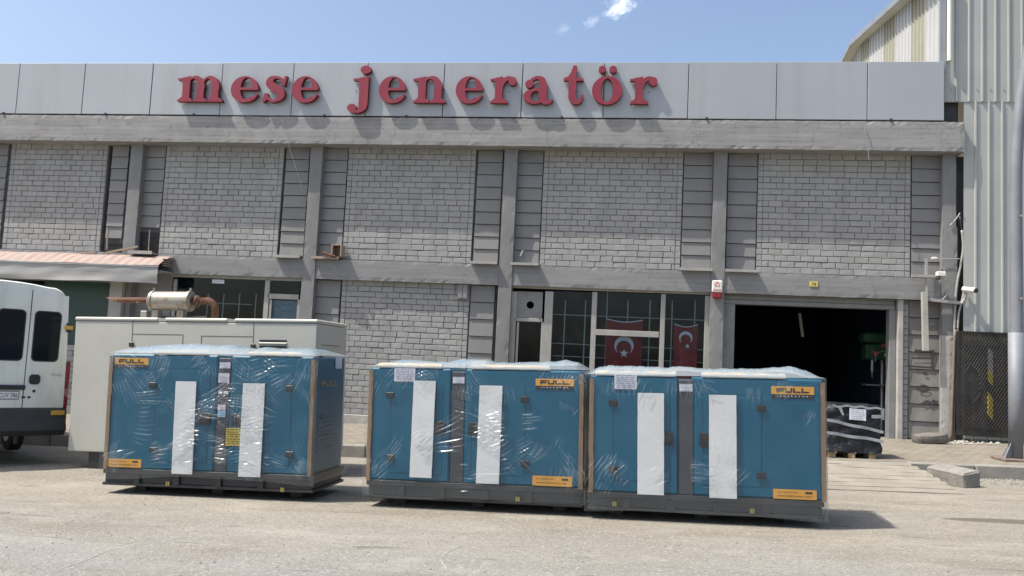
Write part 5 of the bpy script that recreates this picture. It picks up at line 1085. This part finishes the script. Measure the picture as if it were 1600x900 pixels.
    for x_, sgn in ((-.03, -1), (L_+.03, 1)):
        ny = 60; nz2 = 60; A_, T2 = np.meshgrid(np.linspace(0, 1, ny), np.linspace(0, 1, nz2), indexing='ij'); Z2 = zl+(HB+.012-zl)*T2; Yy = -.044+(DP+.088)*A_; D2 = folds(Yy, Z2, DP, HB, seed+5+sgn, 45, [(0, HB, .5, -60, 30), (DP, HB, .5, -120, 30), (0, zs1, .5, 60, 30), (DP, zs1, .5, 120, 30), (DP/2, .8, .4, 90, 80)])
        b = MB(); g_ = [[(x_+sgn*D2[i, j], Yy[i, j], Z2[i, j]) for i in range(ny)] for j in range(nz2)]; b.grid(g_); fs2 = part('film_side', b, M['film'], fm, False, smooth=True); set_fold(fs2, np.clip(D2.T/.010, 0, 1)**1.5)
    sil = sorted((F.uv(x, y)) for x, y in px['sil']); su = np.array([s_[0] for s_ in sil]); sz = np.array([s_[1] for s_ in sil])
    nt_ = 34; Ut = np.linspace(-.03, L_+.03, 220); b = MB(); rows_ = []
    rr_ = np.random.default_rng(seed+9); ph = rr_.uniform(0, 6.3, 6)
    hgt_ = np.clip(np.interp(Ut, su, sz)-HB, .05, .2)*np.clip(np.minimum(Ut+.05, L_+.05-Ut)/.14, .15, 1)
    for k in range(nt_):
        a = k/(nt_-1); y_ = -.044+(DP+.088)*a; w_ = min(1, a/.22); prof_ = math.sin(min(1, a/.25)*math.pi/2)*(1-.5*max(0, (a-.4)/.6))
        cr_ = .004*np.sin(Ut*31+ph[0]+a*5)*np.sin(Ut*5+ph[1])+.0025*np.sin(Ut*67+ph[2]-a*9)*np.sin(Ut*9+ph[4])+.002*np.sin(Ut*130+ph[3]+a*12)*np.sin(Ut*3+ph[5])
        rows_.append([(x, y_, HB+.012*(1-w_)*0+max(.002, h2*prof_)+c_*prof_ + (.012 if k == 0 else .012)) for x, h2, c_ in zip(Ut, hgt_, cr_)])
    b.grid(rows_); part('gathered_film', b, M['filmtop'], fm, False, smooth=True)
    # dimple of film over the centre column top
    return t, mx, F, L_, HB, DP, zs1, u1
foc_a = lambda u0, u1, z0, z1, c0, c1: [(None, z1, .12, -90, 24), (None, z1, .2, -75, 30), (None, None, .3, 2, 14), (None, None, .3, 12, 25), (u0, z0, .5, 55, 18), (u1, z0, .4, 125, 22), (u0, z1, .4, -60, 22), (u1, z1, .4, -120, 22), (c0-.1, z1-.03, .3, -90, 40), (u0+.55, z0+.15, .5, 15, 12), (c0-.4, 1.0, .5, 0, 14), (u0+.55, z1-.4, .3, 60, 35), (c0-.1, .5, .6, 4, 8), (c1+.1, 1.42, .5, -80, 35), (c0-.5, .75, .5, 5, 10)]
foc_b = lambda u0, u1, z0, z1, c0, c1: [(None, z1, .12, -90, 24), (None, None, .3, 5, 30), (u0, z0, .35, 55, 12), (u1-.1, z1-.3, .7, -105, 14), (c1+.55, 1.0, .3, 170, 22), (c1+.5, .85, .35, 200, 18), (c0-.4, .7, .4, 20, 18), (c0, z0+.05, .5, 3, 8), (u1, z0, .25, 120, 20), (c1, z1, .25, -80, 30)]
foc_c = lambda u0, u1, z0, z1, c0, c1: [(None, z1, .1, -90, 24), (u0+.05, z0-.02, .3, 55, 8), (u0+.5, z0+.05, .45, 30, 9), (c0, z0+.25, .5, 0, 8), (c1+.3, z0+.1, .35, 60, 40), (c1, z1, .2, -80, 30), (u1-.03, z1-.1, .3, -100, 14)]
DIM = (2.5, 1.5, 1.05, .1, .28)
G1 = generator(0, 'leftmost blue generator in crinkled clear film with yellow warning label on front', (160, 758), (488, 771.5), DIM, dict(body=(168, 487), top=555, bluebottom=737, col=(336, 356), doorl=(240, 575, 720), doorr=(453, 583, 727), hingel=(602, 703), hinger=(607, 710), latch=655,
    foam=[(277, 595.5, 270, 739.5, 32), (382, 598.5, 374, 744, 34)], logo=(180, 559, 232, 575), web=(168, 717, 221, 730), yellow=[(263, 755.5), (442, 765)],
    labels=[('small_label', (343, 566, 359.5, 575.5), 'paper', 3, 'printline'), ('small_label', (341, 583, 358, 598), 'paper', 5, 'printline'), ('small_label', (341, 611, 347, 616), 'whiteprint', 1, 'ink'), ('small_label', (349, 611, 356, 616), 'whiteprint', 1, 'ink'), ('small_label', (340, 632, 352, 641), 'paper', 3, 'redprint'), ('small_label', (340, 641.5, 352, 652), 'blueprint', 3, 'whiteprint'), ('warning_label', (354, 668.5, 378, 696.5), 'yellow', 7, 'ink')],
    topcard=[(238, 325), (388, 470)], sil=[(165, 552), (172, 548), (200, 543), (240, 540), (290, 538), (330, 541), (345, 539), (365, 544), (385, 547), (403, 543), (425, 547), (445, 545), (480, 546), (495, 553)], nfold=700, focus=foc_a), .21, 11)
G2 = generator(1, 'middle blue generator in clear film standing close against its right neighbour', (572, 777), (910, 793), DIM, dict(body=(577, 909), top=577, bluebottom=756, col=(703.5, 725), doorl=(610, 602, 738), doorr=(820, 606, 744), hingel=(617.5, 715), hinger=(624, 724), latch=669,
    foam=[(648, 594.5, 641, 745, 34), (750.5, 602, 744.5, 754.5, 35.5)], logo=(837, 592, 897, 608.5), web=(832, 744, 894, 759.5), yellow=[(809, 779.5)],
    labels=[('small_label', (707.5, 589, 725.5, 599), 'paper', 3, 'printline'), ('paper_sheet', (616.5, 575.5, 649, 596), 'paper', 7, 'printline')],
    topcard=[(590, 690), (735, 858)], sil=[(575, 573), (581, 569), (605, 566), (625, 563), (660, 566), (690, 567), (715, 562), (755, 563.5), (765, 568), (800, 568), (830, 567), (865, 566), (880, 564), (900, 568), (914, 576)], nfold=400, focus=foc_b), .13, 23)
G3 = generator(2, 'rightmost blue generator in smooth clear film with two white foam strips beside the black pallet', (918, 795), (1288, 812), DIM, dict(body=(923, 1287), top=590, bluebottom=775, col=(1060, 1084.5), doorl=(958, 613, 750), doorr=(1189.5, 619, 761), hingel=(629.5, 733), hinger=(638, 743), latch=686,
    foam=[(996.5, 613.5, 996, 771.5, 41), (1107.5, 616.5, 1108, 777, 42.5)], logo=(1205, 604, 1272, 622.5), web=(1208, 765, 1276, 780), yellow=[(960, 787), (1175, 798)],
    labels=[('small_label', (1061.5, 600, 1082, 611.5), 'paper', 3, 'printline'), ('paper_sheet', (960, 584, 995, 608), 'paper', 7, 'printline')],
    topcard=[(930, 1056), (1096, 1228)], sil=[(920, 578), (926, 576), (950, 573), (1000, 574), (1040, 576), (1070, 574), (1100, 578), (1150, 578), (1190, 578), (1230, 575), (1240, 574.5), (1262, 580), (1287, 589)], nfold=190, focus=foc_c), .10, 37)
# right end of the first generator: print and a paper label on the shaded side
t, mx, F, L_, HB, DP, zs1, ue = G1
so = mx @ Vector((ue, 0, 0)); SP = Plane(so, mx.to_3x3() @ Vector((0, 1, 0)), mx.to_3x3() @ Vector((0, 0, 1)))
def side_rect(x0, y0, x1, y1): return SP.rect(x0, y0, x1, y1)
a0, a1, b0, b1 = side_rect(503, 592, 527, 606); b = MB(); put_text(b, 'FULL', a0, b0+.02, b1-b0-.04, a1-a0, lambda a, c_: (ue+.004, a, c_)); part('side_lettering', b, M['orange'], t, False)
a0, a1, b0, b1 = side_rect(523, 557, 533, 576); b = MB(); b.add([(ue+.012, a0, b0), (ue+.012, a1, b0), (ue+.012, a1, b1), (ue+.012, a0, b1)], [(0, 1, 2, 3)]); part('side_paper', b, M['paper'], t, False)
b = MB(); b.tube([(ue+.001, .3, .95), (ue+.03, .3, .95)], .0301, 8)
for k in range(9): b.box(ue+.001, ue+.012, .16, .85, .55+k*.05, .575+k*.05)
part('air_grille', b, M['blue'], t, False)

# ================================================================== OLD BEIGE ENCLOSURE BEHIND
pc = onG(133, 735); YCn = 11.72; mxc = frame_at(Vector((Plane((0, YCn, 0), (1, 0, 0), (0, 0, 1)).uv(112, 640)[0], YCn, 0)), 0.0); xo = mxc.translation.x; mxc.translation.z = gz(xo)
en = thing('beige_enclosure', 'tall beige soundproof generator enclosure with rusty muffler behind the leftmost wrapped generator', 'generator', mxc); F = mplane(mxc)
L_ = F.uv(495, 520)[0]; HT = F.uv(310, 497)[1]; zb0 = F.uv(112, 705)[1]; DC = 1.3
b = MB(); b.box(0, L_, 0, DC, zb0, HT-.06, .012); part('body', b, M['beige'], en, False)
b = MB(); x = 0.0
for xs_, xe_ in ((0, F.uv(248, 492)[0]), (F.uv(258, 492)[0], F.uv(356, 494)[0]), (F.uv(366, 494)[0], L_)): b.box(xs_-.012*(xs_ == 0), xe_+.012*(xe_ == L_), -.012, DC+.012, HT-.055, HT, .018)
part('roof_cap', b, M['beige'], en, False)
b = MB(); b.box(.02, L_-.02, .0, DC, HT-.054, HT-.012); part('roof_joint', b, M['sill'], en, False)
sm = MB()
def seam(p, q_):
    a, c_ = F.uv(*p), F.uv(*q_)
    if abs(a[0]-c_[0]) > abs(a[1]-c_[1]): sm.box(a[0], c_[0], -.0022, .004, a[1]-.005, a[1]+.005)
    else: sm.box(a[0]-.005, a[0]+.005, -.003, .004, min(a[1], c_[1]), max(a[1], c_[1]))
seam((208, 498), (207, 540)); seam((207, 522), (286, 524)); seam((286, 524), (285, 545)); seam((315, 525), (315, 545)); seam((315, 525), (396, 529)); seam((397, 500), (396, 545)); part('door_seam', sm, M['beige_seam'], en, False)
for x, y in ((206, 538), (396, 541)): u, v = F.uv(x, y); b = MB(); b.box(u-.035, u+.035, -.03, -.004, v-.035, v+.035, .008); part('hinge', b, M['black'], en, False)
u0, u1, v0, v1 = F.rect(405, 531, 448, 548)
for k in range(4):
    zz = v1-k*.085; b = MB(); b.box(u0, u1, -.0015, .004, zz-.034, zz); part('louvre_slot', b, M['black'], en, False)
    b = MB(); b.add([(u0, -.001, zz-.036), (u1, -.001, zz-.036), (u1, -.022, zz-.05), (u0, -.022, zz-.05), (u0, -.001, zz-.08), (u1, -.001, zz-.08)], [(3, 2, 1, 0), (5, 2, 3, 4)][::1]); part('louvre', b, M['beige'], en, False, fixn=False)
b = MB(); xs0 = F.uv(136, 720)[0]; b.box(xs0, L_-.2, .03, .2, 0.0, zb0-.003); b.box(xs0, L_-.2, DC-.2, DC-.03, 0.0, zb0-.003); part('skid', b, M['black'], en, False)
b = MB(); b.box(L_+.001, L_+.006, .2, .95, HT-.36, HT-.352); part('side_seam', b, M['beige_seam'], en, False); b = MB(); b.box(L_+.001, L_+.05, .1, .17, HT-.56, HT-.48, .01); b.tube([(L_+.002, .62, HT-.60), (L_+.09, .62, HT-.62), (L_+.1, .62, HT-.75)], .05, 8); part('side_handle', b, M['black'], en, False)
FM = Plane(mxc @ Vector((0, .45, 0)), mxc.to_3x3() @ Vector((1, 0, 0)), mxc.to_3x3() @ Vector((0, 0, 1)))
a, za = FM.uv(235, 471); c_, zc_ = FM.uv(301, 470); rm = abs(FM.uv(268, 455)[1]-FM.uv(268, 486)[1])/2; zm = (za+zc_)/2
b = MB(); b.tube([(a, .45, zm), (a+.03, .45, zm), (c_-.03, .45, zm), (c_, .45, zm)], [rm*.75, rm*.96, rm*.96, rm*.75], 28); mf = part('muffler', b, M['galv'], en, False); autosmooth(mf)
for x_ in (a+.035, c_-.06): b = MB(); b.tube([(x_, .45, zm), (x_+.04, .45, zm)], rm*1.04, 28); b.tube([(x_+.02, .45, zm+rm), (x_+.02, .45, zm+rm+.05)], .018, 6); autosmooth(part('band', b, M['galv'], mf, False))
t0, zt = FM.uv(166, 465); b = MB(); n = 14; rp = .042; ring0 = [(t0+.10*(1-math.sin(2*math.pi*k/n)) if True else 0, .45+rp*math.cos(2*math.pi*k/n), zm+.01+rp*math.sin(2*math.pi*k/n)) for k in range(n)]; ring1 = [(a+.02, .45+rp*math.cos(2*math.pi*k/n), zm+.01+rp*math.sin(2*math.pi*k/n)) for k in range(n)]
b.add(ring0+ring1, [(k, (k+1) % n, n+(k+1) % n, n+k) for k in range(n)]); part('tailpipe', b, M['rust'], mf, False, smooth=True)
e0 = FM.uv(308, 468); e1 = FM.uv(326, 466); e2 = FM.uv(336, 478); e3 = FM.uv(336, 495)
b = MB(); b.tube([(c_-.01, .45, zm), (c_+.05, .45, zm), (c_+.06, .45, zm), (c_+.09, .45, zm), (c_+.10, .45, zm), (e1[0], .45, zm+.01), (e1[0]+.05, .45, zm-.02), (e2[0], .45, e2[1]), (e3[0], .45, HT-.01)], [.05, .05, .09, .09, .05, .055, .058, .055, .055], 14); part('elbow', b, M['rust'], mf, False, smooth=True)
for x_ in (a-.06, c_-.16, a+.12): b = MB(); b.box(x_-.05, x_+.05, .38, .52, HT+.001, zm-rm*.9 if x_ != a-.06 else HT+.12, .006); part('muffler_stand', b, M['galv'], mf, False)
b = MB(); b.box(a+.05, c_+.15, .55, .6, HT+.03, HT+.06); part('stand_rail', b, M['galv'], mf, False)

# ================================================================== WHITE VAN
YV = 12.2; ph = math.radians(52); cor = Vector((FP(YV).uv(106, 600)[0], YV, 0)); cor.z = gz(cor.x)
ud = Vector((-math.cos(ph), -math.sin(ph), 0)); vd = Vector((-math.sin(ph), math.cos(ph), 0))
mv = Matrix(((ud.x, vd.x, 0, cor.x), (ud.y, vd.y, 0, cor.y), (0, 0, 1, cor.z), (0, 0, 0, 1)))      # x: across the rear to the left, y: forward, z: up
van = thing('parked_van', 'white high roof panel van seen from behind at the left edge', 'van', mv); V_ = Plane(cor, ud, (0, 0, 1))
def vuv(x, y): return V_.uv(x, y)
WV = 1.98; ztop = vuv(20, 440)[1]; zc = vuv(96, 457)[1]; zbump = vuv(70, 637.5)[1]; zlow = vuv(60, 676)[1]
# body section: sides lean in towards a rounded roof
def section(y, s_=1.0):
    half = [(0.0, zlow+.05), (0.0, .95), (.012, 1.25), (.04, 1.7), (.085, zc-.25), (.105, zc-.12), (.125, zc-.05), (.155, zc), (.20, zc+.035), (.27, zc+.065), (.38, zc+.5*(ztop-zc)+.02), (.55, zc+.75*(ztop-zc)+.02), (.75, zc+.92*(ztop-zc)+.02), (.99, ztop+.02)]
    L2 = [(a, z) for a, z in half]+[(WV-a, z) for a, z in half[::-1][1:]]
    c0 = .99; return [(c0+(a-c0)*s_, y, z-(1-s_)*(z-.9)*.35) for a, z in L2]
b = MB(); secs = [section(.0, .965), section(.03, .99), section(.1, 1.0), section(3.9, 1.0), section(4.3, .98)]; b.grid([s_ for s_ in secs])
b.add(secs[0], [tuple(range(len(secs[0])))]); hood = [(a, 5.3, min(z, 1.05)) for a, y, z in section(5.3, .93)]; mid = [(a, 4.75, min(z, 1.25)) for a, y, z in section(4.75, .96)]; b.grid([secs[-1], mid, hood]); b.add(hood, [tuple(range(len(hood)))[::-1]])
fl2 = [(p[0], p[1], p[2]) for s_ in (secs[0], hood) for p in (s_[0], s_[-1])]; b.add(fl2, [(0, 1, 3, 2)])
bo = part('body', b, M['van'], van, False, fixn=True); autosmooth(bo, 30)
def vbox(nm, x0, x1, z0, z1, y0, y1, m, ch=.01, parent=van): b = MB(); b.box(x0, x1, y0, y1, z0, z1, ch); return part(nm, b, M[m], parent, False)
# rear doors as leaves, seam between
us = vuv(45, 460)[0]; us2 = vuv(39, 640)[0]; um = (us+us2)/2
def rpoly(x0, x1, z0, z1, r, n=6, skew=0.0):
    P = []
    for cx_, cz_, a0 in ((x1-r, z1-r, 0), (x0+r, z1-r, 90), (x0+r, z0+r, 180), (x1-r, z0+r, 270)):
        for k in range(n+1): t_ = math.radians(a0+90*k/n); P.append((cx_+r*math.cos(t_), cz_+r*math.sin(t_)))
    return [(x+skew*(z-z0), z) for x, z in P]
zdt = vuv(40, 451)[1]; zdr = vuv(94, 461)[1]
def door_poly(x0, x1): return [(x0, zbump+.01), (x1, zbump+.01), (x1, zdt if x1 < um+.2 and x1 > .5 else zdr), (x0+.0, zdr if x0 < .5 else zdt)]
dr_poly = [(.045, zbump+.008), (um-.007, zbump+.008), (um-.007, zdt-.01), (.5, zdt-.05), (.10, zdr-.01), (.06, 1.7)]
dl_poly = [(2*um-x, z) for x, z in dr_poly]
doors = []
for pl in (dr_poly, dl_poly):
    b = MB(); b.prism(pl, lambda x, z: (x, -.016, z), lambda x, z: (x, .02, z)); d = part('rear_door', b, M['van'], van, False, fixn=True); doors.append(d)
b = MB(); b.box(um-.006, um+.006, -.004, .01, zbump-.38, zdt-.01); part('door_gap', b, M['black'], van, False)
wr = (vuv(91.5, 525)[0], vuv(53, 525)[0], vuv(72, 563.5)[1], vuv(72, 488)[1]); wlx = (2*um-wr[1], 2*um-wr[0], wr[2], wr[3])
for d, (x0, x1, z0, z1) in zip(doors, (wr, wlx)):
    b = MB(); b.prism(rpoly(x0-.018, x1+.018, z0-.018, z1+.018, .07), lambda x, z: (x, -.022, z), lambda x, z: (x, -.0165, z)); part('window_seal', b, M['black'], d, False, fixn=True)
    b = MB(); b.prism(rpoly(x0, x1, z0, z1, .06), lambda x, z: (x, -.027, z), lambda x, z: (x, -.0225, z)); part('window', b, M['vanglass'], d, False, fixn=True)
x0, x1 = vuv(62, 592)[0], vuv(44.5, 592)[0]; z0, z1 = vuv(53, 600.5)[1], vuv(53, 585)[1]
b = MB(); b.prism(rpoly(x0, x1-.002, z0, z1, .05), lambda x, z: (x, -.034, z), lambda x, z: (x, -.0165, z)); hd = part('door_handle', b, M['black'], doors[0], False, fixn=True)
for k in range(5): vbox('grip', x0+.03+k*.026, x0+.042+k*.026, z0+.03, z1-.03, -.04, -.0345, 'bumper', .003, hd)
vbox('lock', um-.16, um-.12, vuv(50, 611)[1]-.02, vuv(50, 611)[1]+.02, -.022, -.0165, 'black', .006, doors[0])
vbox('latch_pin', um-.03, um+.02, vuv(40, 620)[1]-.02, vuv(40, 620)[1]+.01, -.024, -.0165, 'black', .004, doors[0]); vbox('latch_pin', um-.1, um-.06, vuv(45, 620)[1]-.02, vuv(45, 620)[1]+.01, -.024, -.0165, 'black', .004, doors[0])
b = MB(); put_text(b, 'Daily', 0, 0, .06, .15, lambda a, c_: (vuv(80, 587)[0]-a+.0, -.019, vuv(80, 589)[1]+c_)); part('badge', b, M['printline'], doors[0], False)
# number plate and its lamp strip on the left door
pz0, pz1 = vuv(20, 624)[1], vuv(20, 611)[1]; pxr = vuv(29, 618)[0]
vbox('plate_lamp', pxr-.07, pxr+.85, pz1+.02, pz1+.09, -.05, -.0165, 'black', .02, doors[1])
pl = vbox('number_plate', pxr, pxr+.52, pz0, pz1+.005, -.022, -.0165, 'black', .003, doors[1]); 
b = MB(); b.box(pxr+.01, pxr+.51, -.0245, -.0222, pz0+.012, pz1-.007); b.cur = 1; put_text(b, 'CUV 386', 0, pz0+.03, pz1-pz0-.055, .24, lambda a, c_: (pxr+.262-a, -.0262, c_)); part('plate_print', b, [M['whiteprint'], M['ink']], doors[1], False)
# tail lamps, corner marker, bumper, wheels, mirror
for sx_, x0 in ((1, .0), (-1, WV)):
    tz0, tz1 = zbump+.0, vuv(103, 565)[1]
    b = MB(); b.box(x0-.015*sx_, x0+.05*sx_, -.02, .12, tz0, tz0+(tz1-tz0)*.25-.002, .012); tl = part('tail_lamp', b, M['tail'], van, False)
    b = MB(); b.box(x0-.013*sx_, x0+.048*sx_, -.018, .118, tz0+(tz1-tz0)*.25, tz0+(tz1-tz0)*.42, .012); part('reverse_lens', b, M['tailpale'], tl, False)
    b = MB(); b.box(x0-.012*sx_, x0+.05*sx_, -.02, .12, tz0+(tz1-tz0)*.422, tz1, .012); part('stop_lens', b, M['tail'], tl, False)
    b = MB(); zh = vuv(105, 512)[1]; b.box(x0+.03*sx_, x0+.10*sx_, -.05, .05, zh-.07, zh+.07, .01); hg = part('door_hinge', b, M['black'], van, False)
    b = MB(); b.box(x0+.015*sx_, x0+.125*sx_, -.058, .03, zh-.03, zh+.03, .008); part('marker_lens', b, M['amber'], hg, False)
b = MB(); prof = [(-.02, zbump), (-.06, zbump-.03), (-.07, zlow+.14), (-.10, zlow+.10), (-.11, zlow+.04), (-.04, zlow-.04), (.25, zlow-.06), (.25, zbump)]
rows_ = []
for i, (x, ins) in enumerate(((-.03, .10), (.0, .03), (.10, 0), (.5, 0), (WV-.5, 0), (WV-.10, 0), (WV, .03), (WV+.03, .10))): rows_.append([(x, y+ins, z) for y, z in prof])
b.grid(rows_); b.add(rows_[0], [tuple(range(len(prof)))]); b.add(rows_[-1], [tuple(range(len(prof)))[::-1]]); bp = part('bumper', b, M['bumper'], van, False, fixn=True); autosmooth(bp, 40)
vbox('fog_lamp', .03, .22, vuv(98, 648)[1]+.0, vuv(98, 641)[1], -.078, -.055, 'amber', .01, bp)
b = MB(); b.box(um-.01, um+.01, -.12, -.1, zlow-.12, zlow+.0); vbox('tow_hook', .62, .66, zlow-.16, zlow-.02, .0, .04, 'black', .005, bp)
for x0 in (.18, WV-.18):
    for y0 in (1.95, 4.5):
        b = MB(); w_ = .11 if x0 < 1 else -.11
        b.tube([(x0-.1, y0, .34), (x0-.085, y0, .34), (x0+.085, y0, .34), (x0+.1, y0, .34)], [.31, .34, .34, .31], 28); wh = part('wheel', b, M['tyre'], van, False); autosmooth(wh)
        b = MB(); b.tube([(x0-.102, y0, .34), (x0+.102, y0, .34)], .19, 20); part('rim', b, M['rim'], wh, False)
b = MB(); b.box(.1, WV-.1, .3, 5.2, zlow+.02, zlow+.06); part('floor_pan', b, M['black'], van, False)
vbox('rear_box', .25, WV-.25, .35, zlow+.0, zlow+.02, .9, 'black') if False else None

# ================================================================== BLACK WRAPPED PALLET
pp = onG(1293, 716, PV); pq = onG(1379, 717, PV); Yp = (pp.y+pq.y)/2+.05
f = FP(Yp); u0, u1 = f.uv(1292, 680)[0], f.uv(1377, 680)[0]; z0 = gz((u0+u1)/2)+PV; ztp = f.uv(1335, 634)[1]
pal = thing('wrapped_pallet', 'black film wrapped load on a wooden pallet bound with silver tape', 'pallet', (u0, Yp, z0)); W_ = u1-u0; Dp = .8; H_ = ztp-z0
b = MB()
for k, x in enumerate((.04, .40, .78)):
    b = MB(); b.box(x*W_, x*W_+.11, .0, .1, 0, .085, .004); part('pallet_block', b, M['wood'], pal, False); b = MB(); b.box(x*W_, x*W_+.11, .3, Dp, 0, .085, .004); part('pallet_block', b, M['wood'], pal, False)
b = MB(); b.box(0, W_+.02, .06, Dp, .086, .108, .003); part('pallet_deck', b, M['wood'], pal, False)
# load: lumpy film skin, flared at the foot
n1, n2 = 26, 16; b = MB(); rows_ = []; r = np.random.default_rng(5)
for j in range(n2+1):
    t_ = j/n2; z = .092+(H_-.092)*t_; row = []
    fl = .07*max(0, .25-t_)/.25; sh = -.03*max(0, t_-.86)/.14
    for k in range(n1*4):
        s_ = k//n1; q = (k % n1)/n1; cx0, cy0 = ((q, 0), (1, q), (1-q, 1), (0, 1-q))[s_]
        x, y = cx0*W_, cy0*Dp; dx, dy = (cx0-.5)*2, (cy0-.5)*2; rr = max(abs(dx), abs(dy)); cr2 = 1-.05*max(0, abs(dx)+abs(dy)-1.6)/.4
        x = W_/2+(x-W_/2)*cr2*(1+fl*1.2+sh); y = Dp/2+(y-Dp/2)*cr2*(1+fl*1.2+sh)
        lump = .014*math.sin(k*.9+j*.7)+.010*math.sin(k*.37-j*1.3)+r.normal()*.005
        if s_ == 3 or (s_ == 0 and q < .12): x -= .06*math.exp(-((t_-.72)/.16)**2)
        zt_ = z+(.03*math.sin(q*7+1) if j == n2 else 0)-(.05*max(0, .2-q) if (s_ == 0 and t_ > .9) else 0); row.append((x+dx*lump, y+dy*lump, zt_))
    rows_.append(row+[row[0]])
b.grid([row[::-1] for row in rows_][::1]); b.f = [f_[::-1] for f_ in b.f]
cap = [tuple(p) for p in rows_[-1][:-1]]; cc = (W_/2, Dp/2, H_+.03); k0 = len(b.v); b.add(cap+[cc], [(i, (i+1) % len(cap), len(cap)) for i in range(len(cap))])
ld = part('load', b, M['blackfilm'], pal, False, smooth=True, fixn=True)
tp = MB()
def tape(pts, w_):
    P = [Vector((x, y, z)) for x, y, z in pts]; n = len(P); tp.grid([[p+Vector((0, 0, w_/2)) for p in P], [p-Vector((0, 0, w_/2)) for p in P]])
def tapeline(ta, tb, w_):
    tape([(W_*q, -.052-.012*math.sin(q*14), .11+(H_-.11)*(ta+(tb-ta)*q)+.006*math.sin(q*11)) for q in np.linspace(-.02, 1.02, 18)], w_)
tapeline(.66, .47, .048); tapeline(.38, .27, .05)
tape([(W_*q, -.05, H_-.01-.03*abs(q-.45)+.012*math.sin(q*23)) for q in np.linspace(.08, 1.0, 16)], .035); tape([(W_*.80, -.056, H_-.16), (W_*1.0, -.056, H_-.15)], .055); part('tape', tp, M['tape'], pal, False)
b = MB(); b.grid([[(W_*.98, -.05, H_-.01), (W_*1.035, -.05, H_-.02)], [(W_*.98, -.056, H_-.2), (W_*1.035, -.05, H_-.2)]]); part('tape_end', b, M['tape'], pal, False)
b = MB(); b.grid([[(W_*.26, -.058, H_-.16), (W_*.30, -.058, H_-.16)], [(W_*.17, -.05, H_-.01), (W_*.24, -.05, H_-.01)]]); part('tape_end', b, M['tape'], pal, False)
FPp = Plane((u0, Yp-.06, z0), (1, 0, 0), (0, 0, 1)); a0, a1, c0, c1 = FPp.rect(1327, 638.5, 1353, 656); paper(pal, a0, a1, c0, c1, -.066, 'shipping_label', 'paper', 5, 'printline', tilt=-.01)

# ================================================================== STONES AND BLOCKS
def rock(name, label, cat, cx_, cy_, sx_, sy_, sz_, rz, seed, m='block', rx=0.0, ry=0.0, zoff=0.0, power=4):
    r = np.random.default_rng(seed); b = MB(); nu, nv = 18, 10; rows_ = []
    for j in range(nv+1):
        ph_ = math.pi*j/nv; row = []
        for k in range(nu):
            th = 2*math.pi*k/nu; d = Vector((math.sin(ph_)*math.cos(th), math.sin(ph_)*math.sin(th), math.cos(ph_))); q = (abs(d.x)**power+abs(d.y)**power+abs(d.z)**power)**(-1/power); e = 1+r.normal()*.02
            row.append((d.x*q*sx_/2*e, d.y*q*sy_/2*e, d.z*q*sz_/2*e))
        rows_.append(row+[row[0]])
    b.grid(rows_); b.f = [f_[::-1] for f_ in b.f]
    o = part(name, b, M[m], None, fixn=True); o.location = (cx_, cy_, gz(cx_)+zoff+sz_/2); o.rotation_euler = (rx, ry, rz); autosmooth(o, 30); return tag(o, label, cat)
def slab(name, label, cat, px0, sx_, sy_, sz_, rz, m='block', g=0.0, rx=0.0, ry=0.0, ch=.015, dz=0.0):
    p = onG(*px0, g); b = MB(); b.box(-sx_/2, sx_/2, -sy_/2, sy_/2, 0, sz_, ch); r = np.random.default_rng(int(px0[0])); b.v = [tuple(np.array(v)+r.normal(size=3)*.006) for v in b.v]
    o = part(name, b, M[m], None); o.location = (p.x, p.y, gz(p.x)+g+dz); o.rotation_euler = (rx, ry, rz); return tag(o, label, cat)
slab('broken_kerb_stone', 'broken kerb stone lying loose at the foot of the ramp', 'kerb stone', (1490, 757), .34, .66, .24, math.radians(30), 'block', 0, math.radians(3), math.radians(-6), .03)
slab('concrete_block', 'longer grey concrete block below the metal screen', 'concrete block', (1546, 690), .74, .22, .27, math.radians(1), 'kerb', PV)
slab('concrete_block', 'shorter grey concrete block below the torn hole of the metal screen', 'concrete block', (1505, 688), .45, .2, .20, math.radians(-2), 'kerb', PV)
pb2 = onG(1452, 692, PV); rock('stone_slab', 'rounded dark stone slab at the foot of the graffiti boards', 'stone', pb2.x, pb2.y-.05, .60, .42, .20, .2, 4, 'bag', .05, math.radians(-7), PV, 7)
rub = MB()
for _ in range(130):
    p = onG(random.uniform(1488, 1560), random.uniform(686, 694), PV); pebble(rub, p.x, p.y, gz(p.x)+PV+.01, random.uniform(.015, .055))
kind(part('rubble', rub, M['rubble'], None), 'stuff')
